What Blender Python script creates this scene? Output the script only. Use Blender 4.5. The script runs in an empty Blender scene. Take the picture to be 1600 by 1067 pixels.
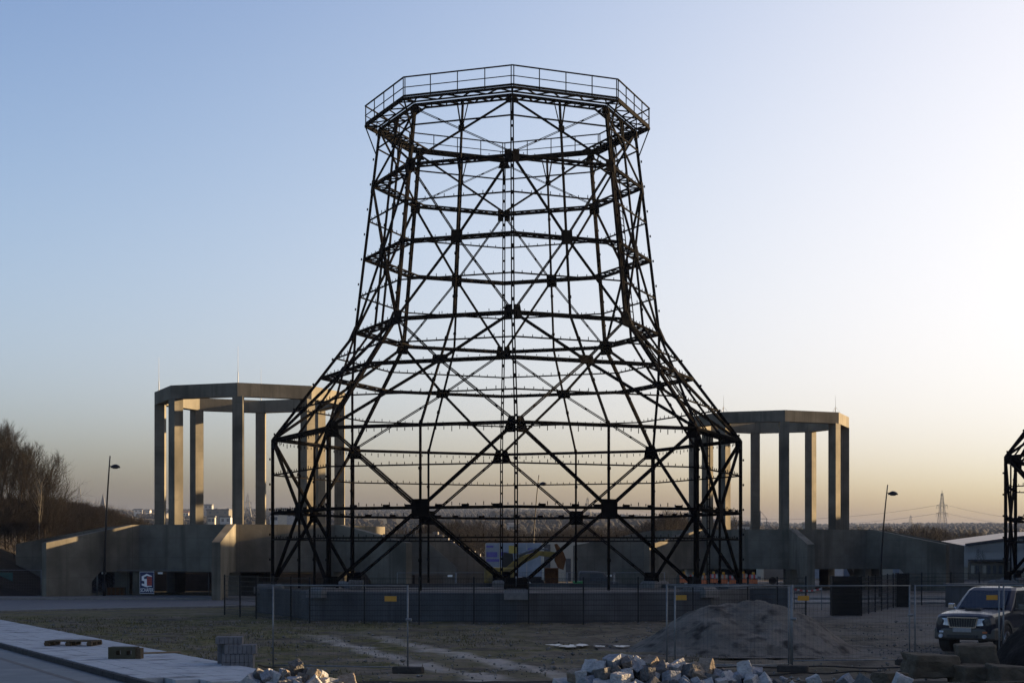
import bpy, math, random
from mathutils import Vector, Matrix, noise
R = math.radians
HAZE = 0.00015
sc = bpy.context.scene
col = sc.collection
F = 2560.0; HZ = 866.0; H = 2.7          # focal length and horizon in photo pixels, eye height in metres

# ------------------------------------------------------------------ camera
cd = bpy.data.cameras.new('camera'); cam = bpy.data.objects.new('camera', cd); col.objects.link(cam)
cam.location = (0, 0, H); cam.rotation_euler = (R(90), 0, 0)
cd.sensor_width = 36; cd.lens = F/1600*36; cd.shift_y = (HZ-533.5)/1600
cd.clip_start = 0.2; cd.clip_end = 20000
sc.camera = cam
# ------------------------------------------------------------------ light
SUN_EL, SUN_AZ = 9.5, 69.0
w = bpy.data.worlds.new('World'); sc.world = w; w.use_nodes = True
wn = w.node_tree; wn.nodes.clear()
sky = wn.nodes.new('ShaderNodeTexSky'); sky.sky_type = 'NISHITA'; sky.sun_disc = False
sky.sun_elevation = R(SUN_EL); sky.sun_rotation = R(SUN_AZ)
sky.air_density = 0.55; sky.dust_density = 4.5; sky.ozone_density = 0.5; sky.altitude = 100
bg = wn.nodes.new('ShaderNodeBackground'); bg.inputs[1].default_value = 0.15
wo = wn.nodes.new('ShaderNodeOutputWorld')
gm = wn.nodes.new('ShaderNodeGamma'); gm.inputs[1].default_value = 2.35
def vm(op, a, b):                        # film-like contrast and soft shoulder for the whole sky dome
    n = wn.nodes.new('ShaderNodeVectorMath'); n.operation = op
    for i, v in enumerate((a, b)):
        if isinstance(v, tuple): n.inputs[i].default_value = v
        else: wn.links.new(v, n.inputs[i])
    return n.outputs[0]
wn.links.new(sky.outputs[0], gm.inputs[0])
x_ = vm('MULTIPLY', gm.outputs[0], (0.374, 0.332, 0.322)); sk = vm('DIVIDE', x_, vm('ADD', vm('MULTIPLY', x_, (0.76,)*3), (1.0,)*3))
wn.links.new(sk, bg.inputs[0]); wn.links.new(bg.outputs[0], wo.inputs[0])
sl = bpy.data.lights.new('sun', 'SUN'); sl.energy = 3.5; sl.angle = R(0.6); sl.color = (1.0, 0.70, 0.38)
so = bpy.data.objects.new('sun', sl); col.objects.link(so)
sd = Vector((math.sin(R(SUN_AZ))*math.cos(R(SUN_EL)), math.cos(R(SUN_AZ))*math.cos(R(SUN_EL)), math.sin(R(SUN_EL))))
so.rotation_euler = (-sd).to_track_quat('-Z', 'Y').to_euler(); so.location = (60, 0, 60)
sc.view_settings.view_transform = 'Standard'; sc.view_settings.look = 'None'
sc.view_settings.gamma = 1.0; sc.view_settings.exposure = 2.75
sc.cycles.max_bounces = 6; sc.cycles.volume_bounces = 1

# ------------------------------------------------------------------ helpers
def at(px, py, Y):
    return Vector(((px-800)/F*Y, Y, H+(HZ-py)/F*Y))
def gp(px, py, z=0.0):                   # point of the ground seen at a photo pixel
    Y = (H-z)*F/(py-HZ); return Vector(((px-800)/F*Y, Y, z))

class MB:
    def __init__(s): s.v = []; s.f = []; s.mi = []; s.cur = 0
    def add(s, vs, fs):
        o = len(s.v); s.v += [tuple(p) for p in vs]
        for f in fs: s.f.append([i+o for i in f]); s.mi.append(s.cur)
    def box(s, x0, x1, y0, y1, z0, z1):
        s.add([(x0,y0,z0),(x1,y0,z0),(x1,y1,z0),(x0,y1,z0),(x0,y0,z1),(x1,y0,z1),(x1,y1,z1),(x0,y1,z1)],
              [(0,3,2,1),(4,5,6,7),(0,1,5,4),(1,2,6,5),(2,3,7,6),(3,0,4,7)])
    def bar(s, p, q, w, h=None, up=(0,0,1), w2=None, h2=None, caps=True):
        p = Vector(p); q = Vector(q); h = h or w; d = q-p
        if d.length < 1e-6: return
        d.normalize(); u = Vector(up)
        if abs(d.dot(u)) > 0.98: u = Vector((0,1,0)) if abs(d.y) < 0.9 else Vector((1,0,0))
        sx = d.cross(u).normalized(); sz = sx.cross(d).normalized()
        w2 = w if w2 is None else w2; h2 = h if h2 is None else h2
        vs = [p+sx*a*w/2+sz*b*h/2 for a, b in ((-1,-1),(1,-1),(1,1),(-1,1))]
        vs += [q+sx*a*w2/2+sz*b*h2/2 for a, b in ((-1,-1),(1,-1),(1,1),(-1,1))]
        fs = [(0,1,5,4),(1,2,6,5),(2,3,7,6),(3,0,4,7)]
        if caps: fs += [(0,3,2,1),(4,5,6,7)]
        s.add(vs, fs)
    def tube(s, pts, rad, n=8, caps=True, up=None):
        pts = [Vector(p) for p in pts]; m = len(pts)
        rad = rad if isinstance(rad, (list, tuple)) else [rad]*m
        rings = []
        u = None
        for i, p in enumerate(pts):
            d = (pts[min(i+1, m-1)]-pts[max(i-1, 0)]).normalized()
            if u is None:
                u = Vector((0,0,1)) if abs(d.z) < 0.9 else Vector((1,0,0))
            sx = d.cross(u).normalized(); u = sx.cross(d).normalized()
            rings.append([p+(sx*math.cos(2*math.pi*k/n)+u*math.sin(2*math.pi*k/n))*rad[i] for k in range(n)])
        vs = [v for r in rings for v in r]; fs = []
        for i in range(m-1):
            for k in range(n):
                a = i*n+k; b = i*n+(k+1) % n
                fs.append((a, b, b+n, a+n))
        if caps: fs.append(tuple(range(n-1, -1, -1))); fs.append(tuple((m-1)*n+k for k in range(n)))
        s.add(vs, fs)
    def prism(s, poly, vec):             # planar polygon (3-D points) pushed along vec
        vec = Vector(vec); poly = [Vector(p) for p in poly]; n = len(poly)
        vs = poly+[p+vec for p in poly]
        fs = [tuple(range(n-1, -1, -1)), tuple(range(n, 2*n))]+[(i, (i+1) % n, (i+1) % n+n, i+n) for i in range(n)]
        s.add(vs, fs)
    def loft(s, rings, cap=True):        # rings: equal-length closed loops
        n = len(rings[0]); vs = [v for r in rings for v in r]; fs = []
        for i in range(len(rings)-1):
            for k in range(n):
                a = i*n+k; b = i*n+(k+1) % n; fs.append((a, b, b+n, a+n))
        if cap: fs.append(tuple(range(n-1, -1, -1))); fs.append(tuple((len(rings)-1)*n+k for k in range(n)))
        s.add(vs, fs)
    def grid(s, P):                      # P[i][j] open sheet
        n = len(P[0]); vs = [v for r in P for v in r]
        s.add(vs, [(i*n+j, i*n+j+1, (i+1)*n+j+1, (i+1)*n+j) for i in range(len(P)-1) for j in range(n-1)])
    def build(s, name, mats, parent=None, smooth=False, loc=None, bevel=0, fix=False):
        me = bpy.data.meshes.new(name); me.from_pydata(s.v, [], s.f); me.update()
        for m in (mats if isinstance(mats, (list, tuple)) else [mats]): me.materials.append(m)
        if len(me.materials) > 1: me.polygons.foreach_set('material_index', s.mi)
        if smooth: me.polygons.foreach_set('use_smooth', [True]*len(me.polygons))
        if fix:
            import bmesh
            b = bmesh.new(); b.from_mesh(me); bmesh.ops.recalc_face_normals(b, faces=b.faces); b.to_mesh(me); b.free()
        o = bpy.data.objects.new(name, me); col.objects.link(o); o.parent = parent
        if loc is not None: o.location = loc
        if bevel:
            b = o.modifiers.new('bevel', 'BEVEL'); b.width = bevel; b.segments = 2; b.limit_method = 'ANGLE'
        return o

def tag(o, label=None, cat=None, group=None, kind=None):
    for k, v in (('label', label), ('category', cat), ('group', group), ('kind', kind)):
        if v: o[k] = v
    return o
def thing(name, label, cat, loc=(0,0,0), rz=0.0, group=None):
    o = bpy.data.objects.new(name, None); col.objects.link(o); o.location = loc; o.rotation_euler = (0,0,rz)
    o.empty_display_size = 0.3
    return tag(o, label, cat, group)
def copy_tree(o, parent=None):
    c = o.copy(); col.objects.link(c); c.parent = parent
    for ch in list(o.children): copy_tree(ch, c)
    return c
def dup(o, loc, rz=None, label=None, group=None, scale=None):
    c = copy_tree(o); c.location = loc
    if rz is not None: c.rotation_euler = (0, 0, rz)
    if label: c['label'] = label
    if group: c['group'] = group
    if scale: c.scale = scale if isinstance(scale, (tuple, list)) else (scale,)*3
    return c

# ------------------------------------------------------------------ materials
def mat(name, color, rough=0.8, metal=0.0, var=0.25, scale=2.0, bump=0.0, bscale=20.0, color2=None, coords='Object', spec=None, stretch=None, detail=6, wear=None):
    m = bpy.data.materials.new(name); m.use_nodes = True; nt = m.node_tree; N = nt.nodes; L = nt.links
    b = N['Principled BSDF']; b.inputs['Roughness'].default_value = rough; b.inputs['Metallic'].default_value = metal
    if spec is None and rough >= .75: spec = .12
    if spec is not None: b.inputs['Specular IOR Level'].default_value = spec
    tc = N.new('ShaderNodeTexCoord'); mp = N.new('ShaderNodeMapping'); L.new(tc.outputs[coords], mp.inputs[0])
    if stretch: mp.inputs['Scale'].default_value = stretch
    nz = N.new('ShaderNodeTexNoise'); nz.inputs['Scale'].default_value = scale; nz.inputs['Detail'].default_value = detail
    nz.inputs['Roughness'].default_value = 0.62
    L.new(mp.outputs[0], nz.inputs['Vector'])
    cr = N.new('ShaderNodeValToRGB'); c2 = color2 or tuple(min(1, c*(1+var)) for c in color); c1 = tuple(c*(1-var) for c in color) if not color2 else color
    cr.color_ramp.elements[0].position = 0.32; cr.color_ramp.elements[1].position = 0.68
    cr.color_ramp.elements[0].color = (*c1, 1); cr.color_ramp.elements[1].color = (*c2, 1)
    L.new(nz.outputs['Fac'], cr.inputs[0])
    out = cr.outputs[0]
    if wear:                             # second, larger stain layer: (colour, scale, low, high)
        n2 = N.new('ShaderNodeTexNoise'); n2.inputs['Scale'].default_value = wear[1]; n2.inputs['Detail'].default_value = 5
        L.new(mp.outputs[0], n2.inputs['Vector'])
        mr = N.new('ShaderNodeMapRange'); mr.inputs[1].default_value = wear[2]; mr.inputs[2].default_value = wear[3]
        L.new(n2.outputs['Fac'], mr.inputs[0])
        mx = N.new('ShaderNodeMixRGB'); L.new(mr.outputs[0], mx.inputs[0]); L.new(out, mx.inputs[1]); mx.inputs[2].default_value = (*wear[0], 1)
        out = mx.outputs[0]
    L.new(out, b.inputs['Base Color'])
    if bump:
        n3 = N.new('ShaderNodeTexNoise'); n3.inputs['Scale'].default_value = bscale; n3.inputs['Detail'].default_value = 5
        L.new(tc.outputs[coords], n3.inputs['Vector'])
        bp = N.new('ShaderNodeBump'); bp.inputs['Strength'].default_value = 1.0; bp.inputs['Distance'].default_value = bump
        L.new(n3.outputs['Fac'], bp.inputs['Height']); L.new(bp.outputs[0], b.inputs['Normal'])
    return m

def concrete(name, color, scale=1.0):
    """board-marked concrete: blotches, formwork joints, run stains"""
    m = mat(name, color, 0.88, var=0.14, scale=1.2, bump=0.008, bscale=9, wear=(tuple(c*0.5 for c in color), 0.4, 0.42, 0.72))
    nt = m.node_tree; N = nt.nodes; L = nt.links; b = N['Principled BSDF']
    src = b.inputs['Base Color'].links[0].from_socket
    tc = [n for n in N if n.type == 'TEX_COORD'][0]
    sx = N.new('ShaderNodeSeparateXYZ'); L.new(tc.outputs['Object'], sx.inputs[0])
    mm = N.new('ShaderNodeMath'); mm.operation = 'MULTIPLY'; mm.inputs[1].default_value = 1.0/1.25; L.new(sx.outputs['Z'], mm.inputs[0])
    fr = N.new('ShaderNodeMath'); fr.operation = 'FRACT'; L.new(mm.outputs[0], fr.inputs[0])
    lt = N.new('ShaderNodeMath'); lt.operation = 'LESS_THAN'; lt.inputs[1].default_value = 0.02; L.new(fr.outputs[0], lt.inputs[0])
    st = N.new('ShaderNodeTexNoise'); st.inputs['Scale'].default_value = 1.0; st.inputs['Detail'].default_value = 4
    mp = N.new('ShaderNodeMapping'); mp.inputs['Scale'].default_value = (2.2, 2.2, 0.12); L.new(tc.outputs['Object'], mp.inputs[0]); L.new(mp.outputs[0], st.inputs['Vector'])
    mr = N.new('ShaderNodeMapRange'); mr.inputs[1].default_value = 0.52; mr.inputs[2].default_value = 0.72; mr.inputs[4].default_value = 0.6; L.new(st.outputs['Fac'], mr.inputs[0])
    ad = N.new('ShaderNodeMath'); ad.operation = 'MAXIMUM'; L.new(mr.outputs[0], ad.inputs[0])
    m3 = N.new('ShaderNodeMath'); m3.operation = 'MULTIPLY'; m3.inputs[1].default_value = 0.5; 
    d1 = N.new('ShaderNodeVectorMath'); d1.operation = 'DOT_PRODUCT'; d1.inputs[1].default_value = (0.35, 0.24, 0); L.new(tc.outputs['Object'], d1.inputs[0])
    f2 = N.new('ShaderNodeMath'); f2.operation = 'FRACT'; L.new(d1.outputs['Value'], f2.inputs[0])
    l2 = N.new('ShaderNodeMath'); l2.operation = 'LESS_THAN'; l2.inputs[1].default_value = 0.016; L.new(f2.outputs[0], l2.inputs[0])
    mxx = N.new('ShaderNodeMath'); mxx.operation = 'MAXIMUM'; L.new(lt.outputs[0], mxx.inputs[0]); L.new(l2.outputs[0], mxx.inputs[1]); L.new(mxx.outputs[0], m3.inputs[0]); L.new(m3.outputs[0], ad.inputs[1])
    mx = N.new('ShaderNodeMixRGB'); L.new(ad.outputs[0], mx.inputs[0]); L.new(src, mx.inputs[1]); mx.inputs[2].default_value = (*[c*0.45 for c in color], 1)
    L.new(mx.outputs[0], b.inputs['Base Color'])
    return m

M = {}
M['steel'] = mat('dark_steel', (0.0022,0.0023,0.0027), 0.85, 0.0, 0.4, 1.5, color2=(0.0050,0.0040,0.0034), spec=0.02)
M['fence_dark'] = mat('fence_anthracite', (0.005,0.006,0.007), 0.5, spec=.25)
M['galv'] = mat('galvanised', (0.14,0.148,0.155), 0.5, 0.3, 0.2, 8)
M['wire'] = mat('galvanised_wire', (0.03,0.032,0.034), 0.7, 0.0, 0.15, 8)
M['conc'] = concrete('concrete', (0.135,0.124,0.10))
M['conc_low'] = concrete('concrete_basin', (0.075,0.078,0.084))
M['conc_pale'] = mat('concrete_pale', (0.13,0.127,0.125), 0.85, var=0.2, scale=6, bump=0.01, bscale=30)
M['paver'] = mat('paver_grey', (0.13,0.128,0.135), 0.85, var=0.2, scale=9, bump=0.005, bscale=40)
M['rubber'] = mat('rubber', (0.02,0.02,0.021), 0.9)
M['recycled'] = mat('fence_foot', (0.04,0.036,0.034), 0.9, var=0.3, scale=12)
M['yellow_tag'] = mat('yellow_tag', (0.42,0.20,0.012), 0.55, var=0.1)
M['wood'] = mat('weathered_wood', (0.075,0.055,0.035), 0.85, var=0.4, scale=9, stretch=(1,6,6), bump=0.004, bscale=30)
M['wood_pale'] = mat('pale_wood', (0.2,0.145,0.09), 0.8, var=0.25, scale=9, stretch=(1,6,6))
M['bark'] = mat('bark', (0.017,0.014,0.012), 0.95, var=0.35, scale=3)
M['bark_pale'] = mat('bark_birch', (0.13,0.12,0.10), 0.9, var=0.5, scale=3)
M['twig'] = mat('twigs', (0.011,0.0095,0.0085), 0.95, var=0.35, scale=1.5)
M['twig2'] = mat('twigs_reddish', (0.007,0.0055,0.005), 0.95, var=0.35, scale=1.5)
M['needle'] = mat('evergreen', (0.028,0.04,0.022), 0.9, var=0.4, scale=2)
M['white_rod'] = mat('rod_metal', (0.22,0.22,0.22), 0.4, 0.2)
M['lamp'] = mat('lamp_paint', (0.008,0.008,0.01), 0.45, spec=.25)
M['glass_lens'] = mat('lamp_lens', (0.12,0.125,0.13), 0.2)
M['excavator'] = mat('excavator_yellow', (0.20,0.135,0.02), 0.6, var=0.35, scale=2, wear=((0.03,0.024,0.016),1.2,0.5,0.7))
M['rust'] = mat('rust_orange', (0.10,0.042,0.015), 0.8, var=0.4, scale=3)
M['black'] = mat('blackish', (0.015,0.015,0.016), 0.7)
M['glass'] = mat('dark_glass', (0.02,0.025,0.03), 0.06, var=0.1, spec=0.8)
# ------------------------------------------------------------------ ground, road, pavements
def ground_material():
    m = mat('ground_soil', (0.036,0.029,0.022), 0.95, scale=0.5, color2=(0.175,0.145,0.11), bump=0.12, bscale=3.5)
    nt = m.node_tree; N = nt.nodes; L = nt.links; b = N['Principled BSDF']
    base = b.inputs['Base Color'].links[0].from_socket
    tc = [n for n in N if n.type == 'TEX_COORD'][0]
    def nz(scale, st=(1,1,1), det=6):
        mp = N.new('ShaderNodeMapping'); mp.inputs['Scale'].default_value = st; L.new(tc.outputs['Object'], mp.inputs[0])
        n = N.new('ShaderNodeTexNoise'); n.inputs['Scale'].default_value = scale; n.inputs['Detail'].default_value = det; L.new(mp.outputs[0], n.inputs['Vector']); return n.outputs['Fac']
    def mr(s, a, c, o0=0, o1=1):
        n = N.new('ShaderNodeMapRange'); n.inputs[1].default_value = a; n.inputs[2].default_value = c; n.inputs[3].default_value = o0; n.inputs[4].default_value = o1; n.interpolation_type = 'SMOOTHSTEP'; L.new(s, n.inputs[0]); return n.outputs[0]
    def ma(op, a, c=None):
        n = N.new('ShaderNodeMath'); n.operation = op
        for i, v in enumerate((a, c)):
            if v is None: continue
            if isinstance(v, (int, float)): n.inputs[i].default_value = v
            else: L.new(v, n.inputs[i])
        return n.outputs[0]
    def mix(f, a, colr):
        n = N.new('ShaderNodeMixRGB'); L.new(f, n.inputs[0]); L.new(a, n.inputs[1])
        if isinstance(colr, tuple): n.inputs[2].default_value = (*colr, 1)
        else: L.new(colr, n.inputs[2])
        return n.outputs[0]
    sx = N.new('ShaderNodeSeparateXYZ'); L.new(tc.outputs['Object'], sx.inputs[0]); X, Y = sx.outputs[0], sx.outputs[1]
    # fine streaks and clods
    c = mix(mr(nz(1.6, (0.35,1,1)), 0.5, 0.72, 0, 0.75), base, (0.028,0.024,0.020))
    c = mix(mr(nz(7.0), 0.58, 0.75, 0, 0.6), c, (0.14,0.128,0.11))
    # thin grass: strong on the left and near the basin, gone on the right
    wob = ma('MULTIPLY', ma('SUBTRACT', nz(0.12), 0.5), 26)
    gl = mr(ma('ADD', X, wob), -6.0, 8.0, 1.0, 0.12)
    gr = ma('MULTIPLY', gl, mr(nz(0.9, (0.5,1,1)), 0.36, 0.62))
    c = mix(gr, c, mix(mr(nz(3.0), 0.35, 0.65), N_rgb(N, (0.062,0.062,0.020)), (0.13,0.112,0.052)))
    # two wheel tracks of pale dry sand running towards the lower right
    a = gp(600, 996); d = gp(930, 1062); t = (d-a).normalized(); nx, ny = t.y, -t.x; off = nx*a.x+ny*a.y
    dist = ma('SUBTRACT', ma('ADD', ma('MULTIPLY', X, nx), ma('MULTIPLY', Y, ny)), off)
    dist = ma('ADD', dist, ma('MULTIPLY', ma('SUBTRACT', nz(0.25), 0.5), 2.2))
    for o in (0.0, 1.9):
        band = mr(ma('ABSOLUTE', ma('SUBTRACT', dist, o)), 0.15, 0.62, 1, 0)
        band = ma('MULTIPLY', band, mr(nz(1.3), 0.32, 0.6, 0.45, 1.0))
        band = ma('MULTIPLY', band, mr(Y, 50, 60, 1, 0))
        c = mix(band, c, (0.30,0.27,0.235))
    # greyer compacted gravel on the right
    c = mix(ma('MULTIPLY', mr(ma('ADD', X, wob), 6, 16, 0, 0.8), mr(nz(0.5, (0.3,1,1)), 0.4, 0.6, 0.3, 1)), c, (0.16,0.148,0.135))
    L.new(c, b.inputs['Base Color'])
    return m
def N_rgb(N, c):
    n = N.new('ShaderNodeRGB'); n.outputs[0].default_value = (*c, 1); return n.outputs[0]

def lines(a, b, n): return [a+(b-a)*i/n for i in range(n+1)]
gx = [-9000,-3000,-800,-250,-90,-50,-32]+lines(-24, 26, 150)+[36,55,90,250,800,3000,9000]
gy = [-400,-100,-20,8]+lines(14, 74, 190)+[80,95,130,220,400,900,2500,9000]
mb = MB(); P = []
for y in gy:
    row = []
    for x in gx:
        z = 0.0
        if -24 <= x <= 26 and 20 < y < 74:
            f = min(1, (x+24)/3, (26-x)/3, (y-20)/3, (74-y)/5)
            z = f*min(0, 0.10*noise.noise(Vector((x*0.25, y*0.8, 0)))+0.09*noise.noise(Vector((x*1.3, y*1.9, 5)))+0.05*noise.noise(Vector((x*4, y*5, 2)))-0.07)
            if x < -9 and y < 47: z *= 0.1
        row.append((x, y, z))
    P.append(row)
mb.grid(P); ground = tag(mb.build('ground', ground_material(), smooth=True), kind='structure')

# road behind the basin: asphalt sheet, kerb on the far side, pavement beyond
M['road'] = mat('road_asphalt', (0.07,0.07,0.075), 0.7, var=0.2, scale=1.2, bump=0.004, bscale=40)
M['kerb'] = mat('kerb_stone', (0.17,0.165,0.155), 0.8, var=0.2, scale=3)
def strip(name, pts_a, pts_b, z, m, thick=None):
    mb = MB(); mb.grid([[(p[0], p[1], z) for p in pts_a], [(p[0], p[1], z) for p in pts_b]][::-1] if False else [[(a[0], a[1], z), (b[0], b[1], z)] for a, b in zip(pts_a, pts_b)])
    return tag(mb.build(name, m), kind='structure')
nearE = [(-120, 58), (-38, 72.5), gp(0, 956)[:2], gp(120, 953)[:2], gp(350, 948.5)[:2], (-8, 88.5), (10, 90), (60, 92), (200, 96)]
farE = [(-120, 90), (-60, 95), (-31, 96.5), (-26, 97), (-16, 97.2), (-8, 97.2), (10, 97.4), (60, 99), (200, 104)]
strip('road', nearE, farE, 0.02, M['road'])
strip('pavement', [(x, y+0.3) for x, y in farE], [(x, y+5.0) for x, y in farE], 0.13, M['conc_pale'])
mb = MB()
for (x0, y0), (x1, y1) in zip(farE[:-1], farE[1:]): mb.bar((x0, y0+0.15, 0.07), (x1, y1+0.15, 0.07), 0.3, 0.145)
tag(mb.build('kerb', M['kerb']), kind='structure')
mb = MB()
for (x0, y0), (x1, y1) in zip(nearE[:-1], nearE[1:]): mb.bar((x0, y0-0.1, 0.03), (x1, y1-0.1, 0.03), 0.2, 0.1)
tag(mb.build('kerb', M['kerb']), kind='structure')

# lower left: new pavement of concrete slabs with its kerb, and the near carriageway
# the kerb line runs from photo (0,992) to (200,1056); slabs end raggedly near (330,1040)
ka, kb = gp(-140, 968, 0.12), gp(212, 1060, 0.12)
kd = (kb-ka).normalized(); kn = Vector((-kd.y, kd.x, 0));
if kn.y < 0: kn = -kn
L_ = (kb-ka).length
M['slab'] = mat('slab_concrete', (0.36,0.375,0.395), 0.8, var=0.12, scale=2.5, bump=0.003, bscale=40, wear=((0.13,0.135,0.14),1.2,0.55,0.75))
mb = MB(); random.seed(3)
W = [0.0, 0.52, 1.04, 1.56, 2.08, 2.6, 3.1]
n = int(L_/0.82)
for i in range(n+5):
    for j in range(len(W)-1):
        if i > n-1+[0,1,2,3,4,4][j]+0: continue
        s0, s1 = i*0.82, (i+1)*0.82-0.022; zz = 0.118+random.uniform(-.004,.004)
        p = ka+kd*s0+kn*(W[j]+0.14); q = ka+kd*s1+kn*(W[j]+0.14); u = kn*(W[j+1]-W[j]-0.025)
        mb.prism([(p.x,p.y,-0.02),(q.x,q.y,-0.02),(q.x+u.x,q.y+u.y,-0.02),(p.x+u.x,p.y+u.y,-0.02)], (0,0,zz+0.02))
tag(mb.build('pavement', M['slab'], fix=True), kind='structure')
mb = MB()
i = 0
while i*1.0 < L_+1.2:
    p = ka+kd*(i*1.0); q = ka+kd*(i*1.0+0.988); mb.bar((p.x,p.y,0.055), (q.x,q.y,0.055), 0.13, 0.15); i += 1
tag(mb.build('kerb', mat('kerb_dark', (0.03,0.03,0.033), 0.8, var=0.25, scale=4), bevel=0.015), kind='structure')
M['near_road'] = mat('near_asphalt', (0.055,0.056,0.06), 0.55, var=0.3, scale=1.5, bump=0.003, bscale=50, wear=((0.12,0.118,0.115),0.9,0.5,0.72))
mb = MB(); e = kd*3
a0 = ka-kn*0.07-kd*20; b0 = kb-kn*0.07+kd*1.6
mb.add([(a0.x,a0.y,0.006),(b0.x,b0.y,0.006),(b0.x-kn.x*14,b0.y-kn.y*14,0.006),(a0.x-kn.x*14,a0.y-kn.y*14,0.006)], [(0,3,2,1)])
tag(mb.build('road', M['near_road'], fix=True), kind='structure')
mb = MB()                                # pale gutter joint in the near carriageway
p = ka-kn*0.85; q = kb-kn*0.85
mb.add([(p.x,p.y,0.010),(q.x,q.y,0.010),(q.x-kn.x*.16,q.y-kn.y*.16,0.010),(p.x-kn.x*.16,p.y-kn.y*.16,0.010)], [(0,3,2,1)])
tag(mb.build('road_joint', M['conc_pale'], fix=True), kind='structure')

# puddles on the building ground, their bright glint put into a pale colour
pm = bpy.data.materials.new('puddle_pale'); pm.use_nodes = True; b = pm.node_tree.nodes['Principled BSDF']
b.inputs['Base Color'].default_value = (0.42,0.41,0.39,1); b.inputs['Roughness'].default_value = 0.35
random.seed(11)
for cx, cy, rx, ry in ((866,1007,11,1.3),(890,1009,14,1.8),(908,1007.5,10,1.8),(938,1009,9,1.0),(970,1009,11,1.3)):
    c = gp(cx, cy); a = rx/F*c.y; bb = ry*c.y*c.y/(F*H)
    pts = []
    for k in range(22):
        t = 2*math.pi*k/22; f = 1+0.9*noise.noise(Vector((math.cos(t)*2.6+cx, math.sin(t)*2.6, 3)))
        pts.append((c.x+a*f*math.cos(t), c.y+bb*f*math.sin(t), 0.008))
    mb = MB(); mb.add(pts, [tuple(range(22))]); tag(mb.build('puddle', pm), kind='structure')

# sparse winter grass on the left and round the basin: uncountable, one object
random.seed(5); mb = MB(); ta = gp(600, 996); tb_ = (gp(930, 1062)-ta).normalized()
for i in range(26000):
    x = random.uniform(-24, 9); y = random.uniform(36, 72)
    if noise.noise(Vector((x*0.3, y*0.3, 2)))+0.25*noise.noise(Vector((x*2, y*2, 9))) < (x+6)*0.035: continue
    tr_ = (x-ta.x)*tb_.y-(y-ta.y)*tb_.x
    if -1.2 < tr_ < 3.2 and y < 56 and random.random() < .85: continue
    # keep off the slabs and the near road
    rel = Vector((x, y, 0))-ka; dd = rel.dot(kn)
    if dd < 3.3 and rel.dot(kd) < L_+4: continue
    if y > 88.5+min(0, (x+12)*0.45): continue
    t = random.uniform(0, 6.28); hh = random.uniform(0.02, 0.075); ww = 0.012
    mb.add([(x-ww*math.cos(t), y-ww*math.sin(t), -0.06), (x+ww*math.cos(t), y+ww*math.sin(t), -0.06), (x+random.uniform(-.04,.04), y+random.uniform(-.04,.04), hh-0.02)], [(0,1,2)])
tag(mb.build('grass', mat('winter_grass', (0.035,0.04,0.013), 0.9, scale=0.6, color2=(0.10,0.085,0.04))), 'short patchy winter grass on the building ground', 'grass', kind='stuff')

# loose stones and clods strewn over the soil: uncountable, one object
random.seed(15); mb = MB()
oct_f = [(0,2,4),(2,1,4),(1,3,4),(3,0,4),(2,0,5),(1,2,5),(3,1,5),(0,3,5)]
for i in range(9000):
    y = 32+36*random.random()**1.3; x = random.uniform(-.34, .34)*y
    rel = Vector((x, y, 0))-ka
    if rel.dot(kn) < 3.3 and rel.dot(kd) < L_+4: continue
    if noise.noise(Vector((x*.4, y*.4, 7))) < -.1+.3*random.random() and random.random() < .8: continue
    s = random.choice((.015,.02,.03,.03,.04,.07 if random.random() < .3 else .03)); zz = -.03
    P8 = [(s,0,0),(-s,0,0),(0,s,0),(0,-s,0),(0,0,s*.7),(0,0,-s)]
    mb.add([(x+p[0]*random.uniform(.6,1.3), y+p[1]*random.uniform(.6,1.3), zz+p[2]*random.uniform(.6,1.2)) for p in P8], [(f[0],f[1],f[2]) for f in oct_f])
tag(mb.build('loose_gravel', mat('loose_stone', (0.06,0.058,0.055), 0.9, scale=3, color2=(0.2,0.195,0.185)), fix=True), 'small loose stones and clods strewn over the muddy ground', 'gravel', kind='stuff')

# far terrain: land rising to a low ridge
def hill_z(x, y):
    k = x/max(y, 1)
    f = 1.0 if k < 0.02 else max(0.64, 1-(k-0.02)*2.2)
    z = max(0, y-320)*0.0317*f
    z += 5*noise.noise(Vector((x*0.0022, y*0.0022, 1)))*min(1, max(0, y-320)/500)
    return z
mb = MB(); P = []
for y in [300,320,340,400]+lines(460, 2600, 34)+[2750, 3000]:
    row = []
    for x in lines(-1700, 1700, 90):
        z = hill_z(x, min(y, 2500))-(0 if y <= 2600 else (y-2600)*0.05)-0.5
        row.append((x, y, z))
    P.append(row)
mb.grid(P); tag(mb.build('hills', mat('hill_fields', (0.02,0.022,0.014), 0.95, scale=0.004, color2=(0.05,0.045,0.03)), smooth=True), kind='structure')
random.seed(8); mb = MB()                # far-off woods on it, one mass
ico_v = []; t = (1+5**.5)/2
for s1 in (-1, 1):
    for s2 in (-1, 1): ico_v += [(0, s1, s2*t), (s1, s2*t, 0), (s2*t, 0, s1)]
import itertools
ico_f = [f for f in itertools.combinations(range(12), 3) if all(abs((Vector(ico_v[a])-Vector(ico_v[b])).length-2) < 1e-3 for a, b in itertools.combinations(f, 2))]
for i in range(22000):
    y = 430+2150*random.random()**0.8; x = random.uniform(-0.40, 0.40)*y
    if noise.noise(Vector((x*0.006, y*0.004, 4))) < -0.05 and y < 2300: continue
    z = hill_z(x, y); r = random.uniform(1.6, 3.4)*(1 if y > 900 else 0.6)
    mb.add([(x+v[0]*r*.55*random.uniform(.6,1.3), y+v[1]*r*.55, z+r*0.55+v[2]*r*.5*random.uniform(.5,1.4)) for v in ico_v], ico_f)
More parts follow.
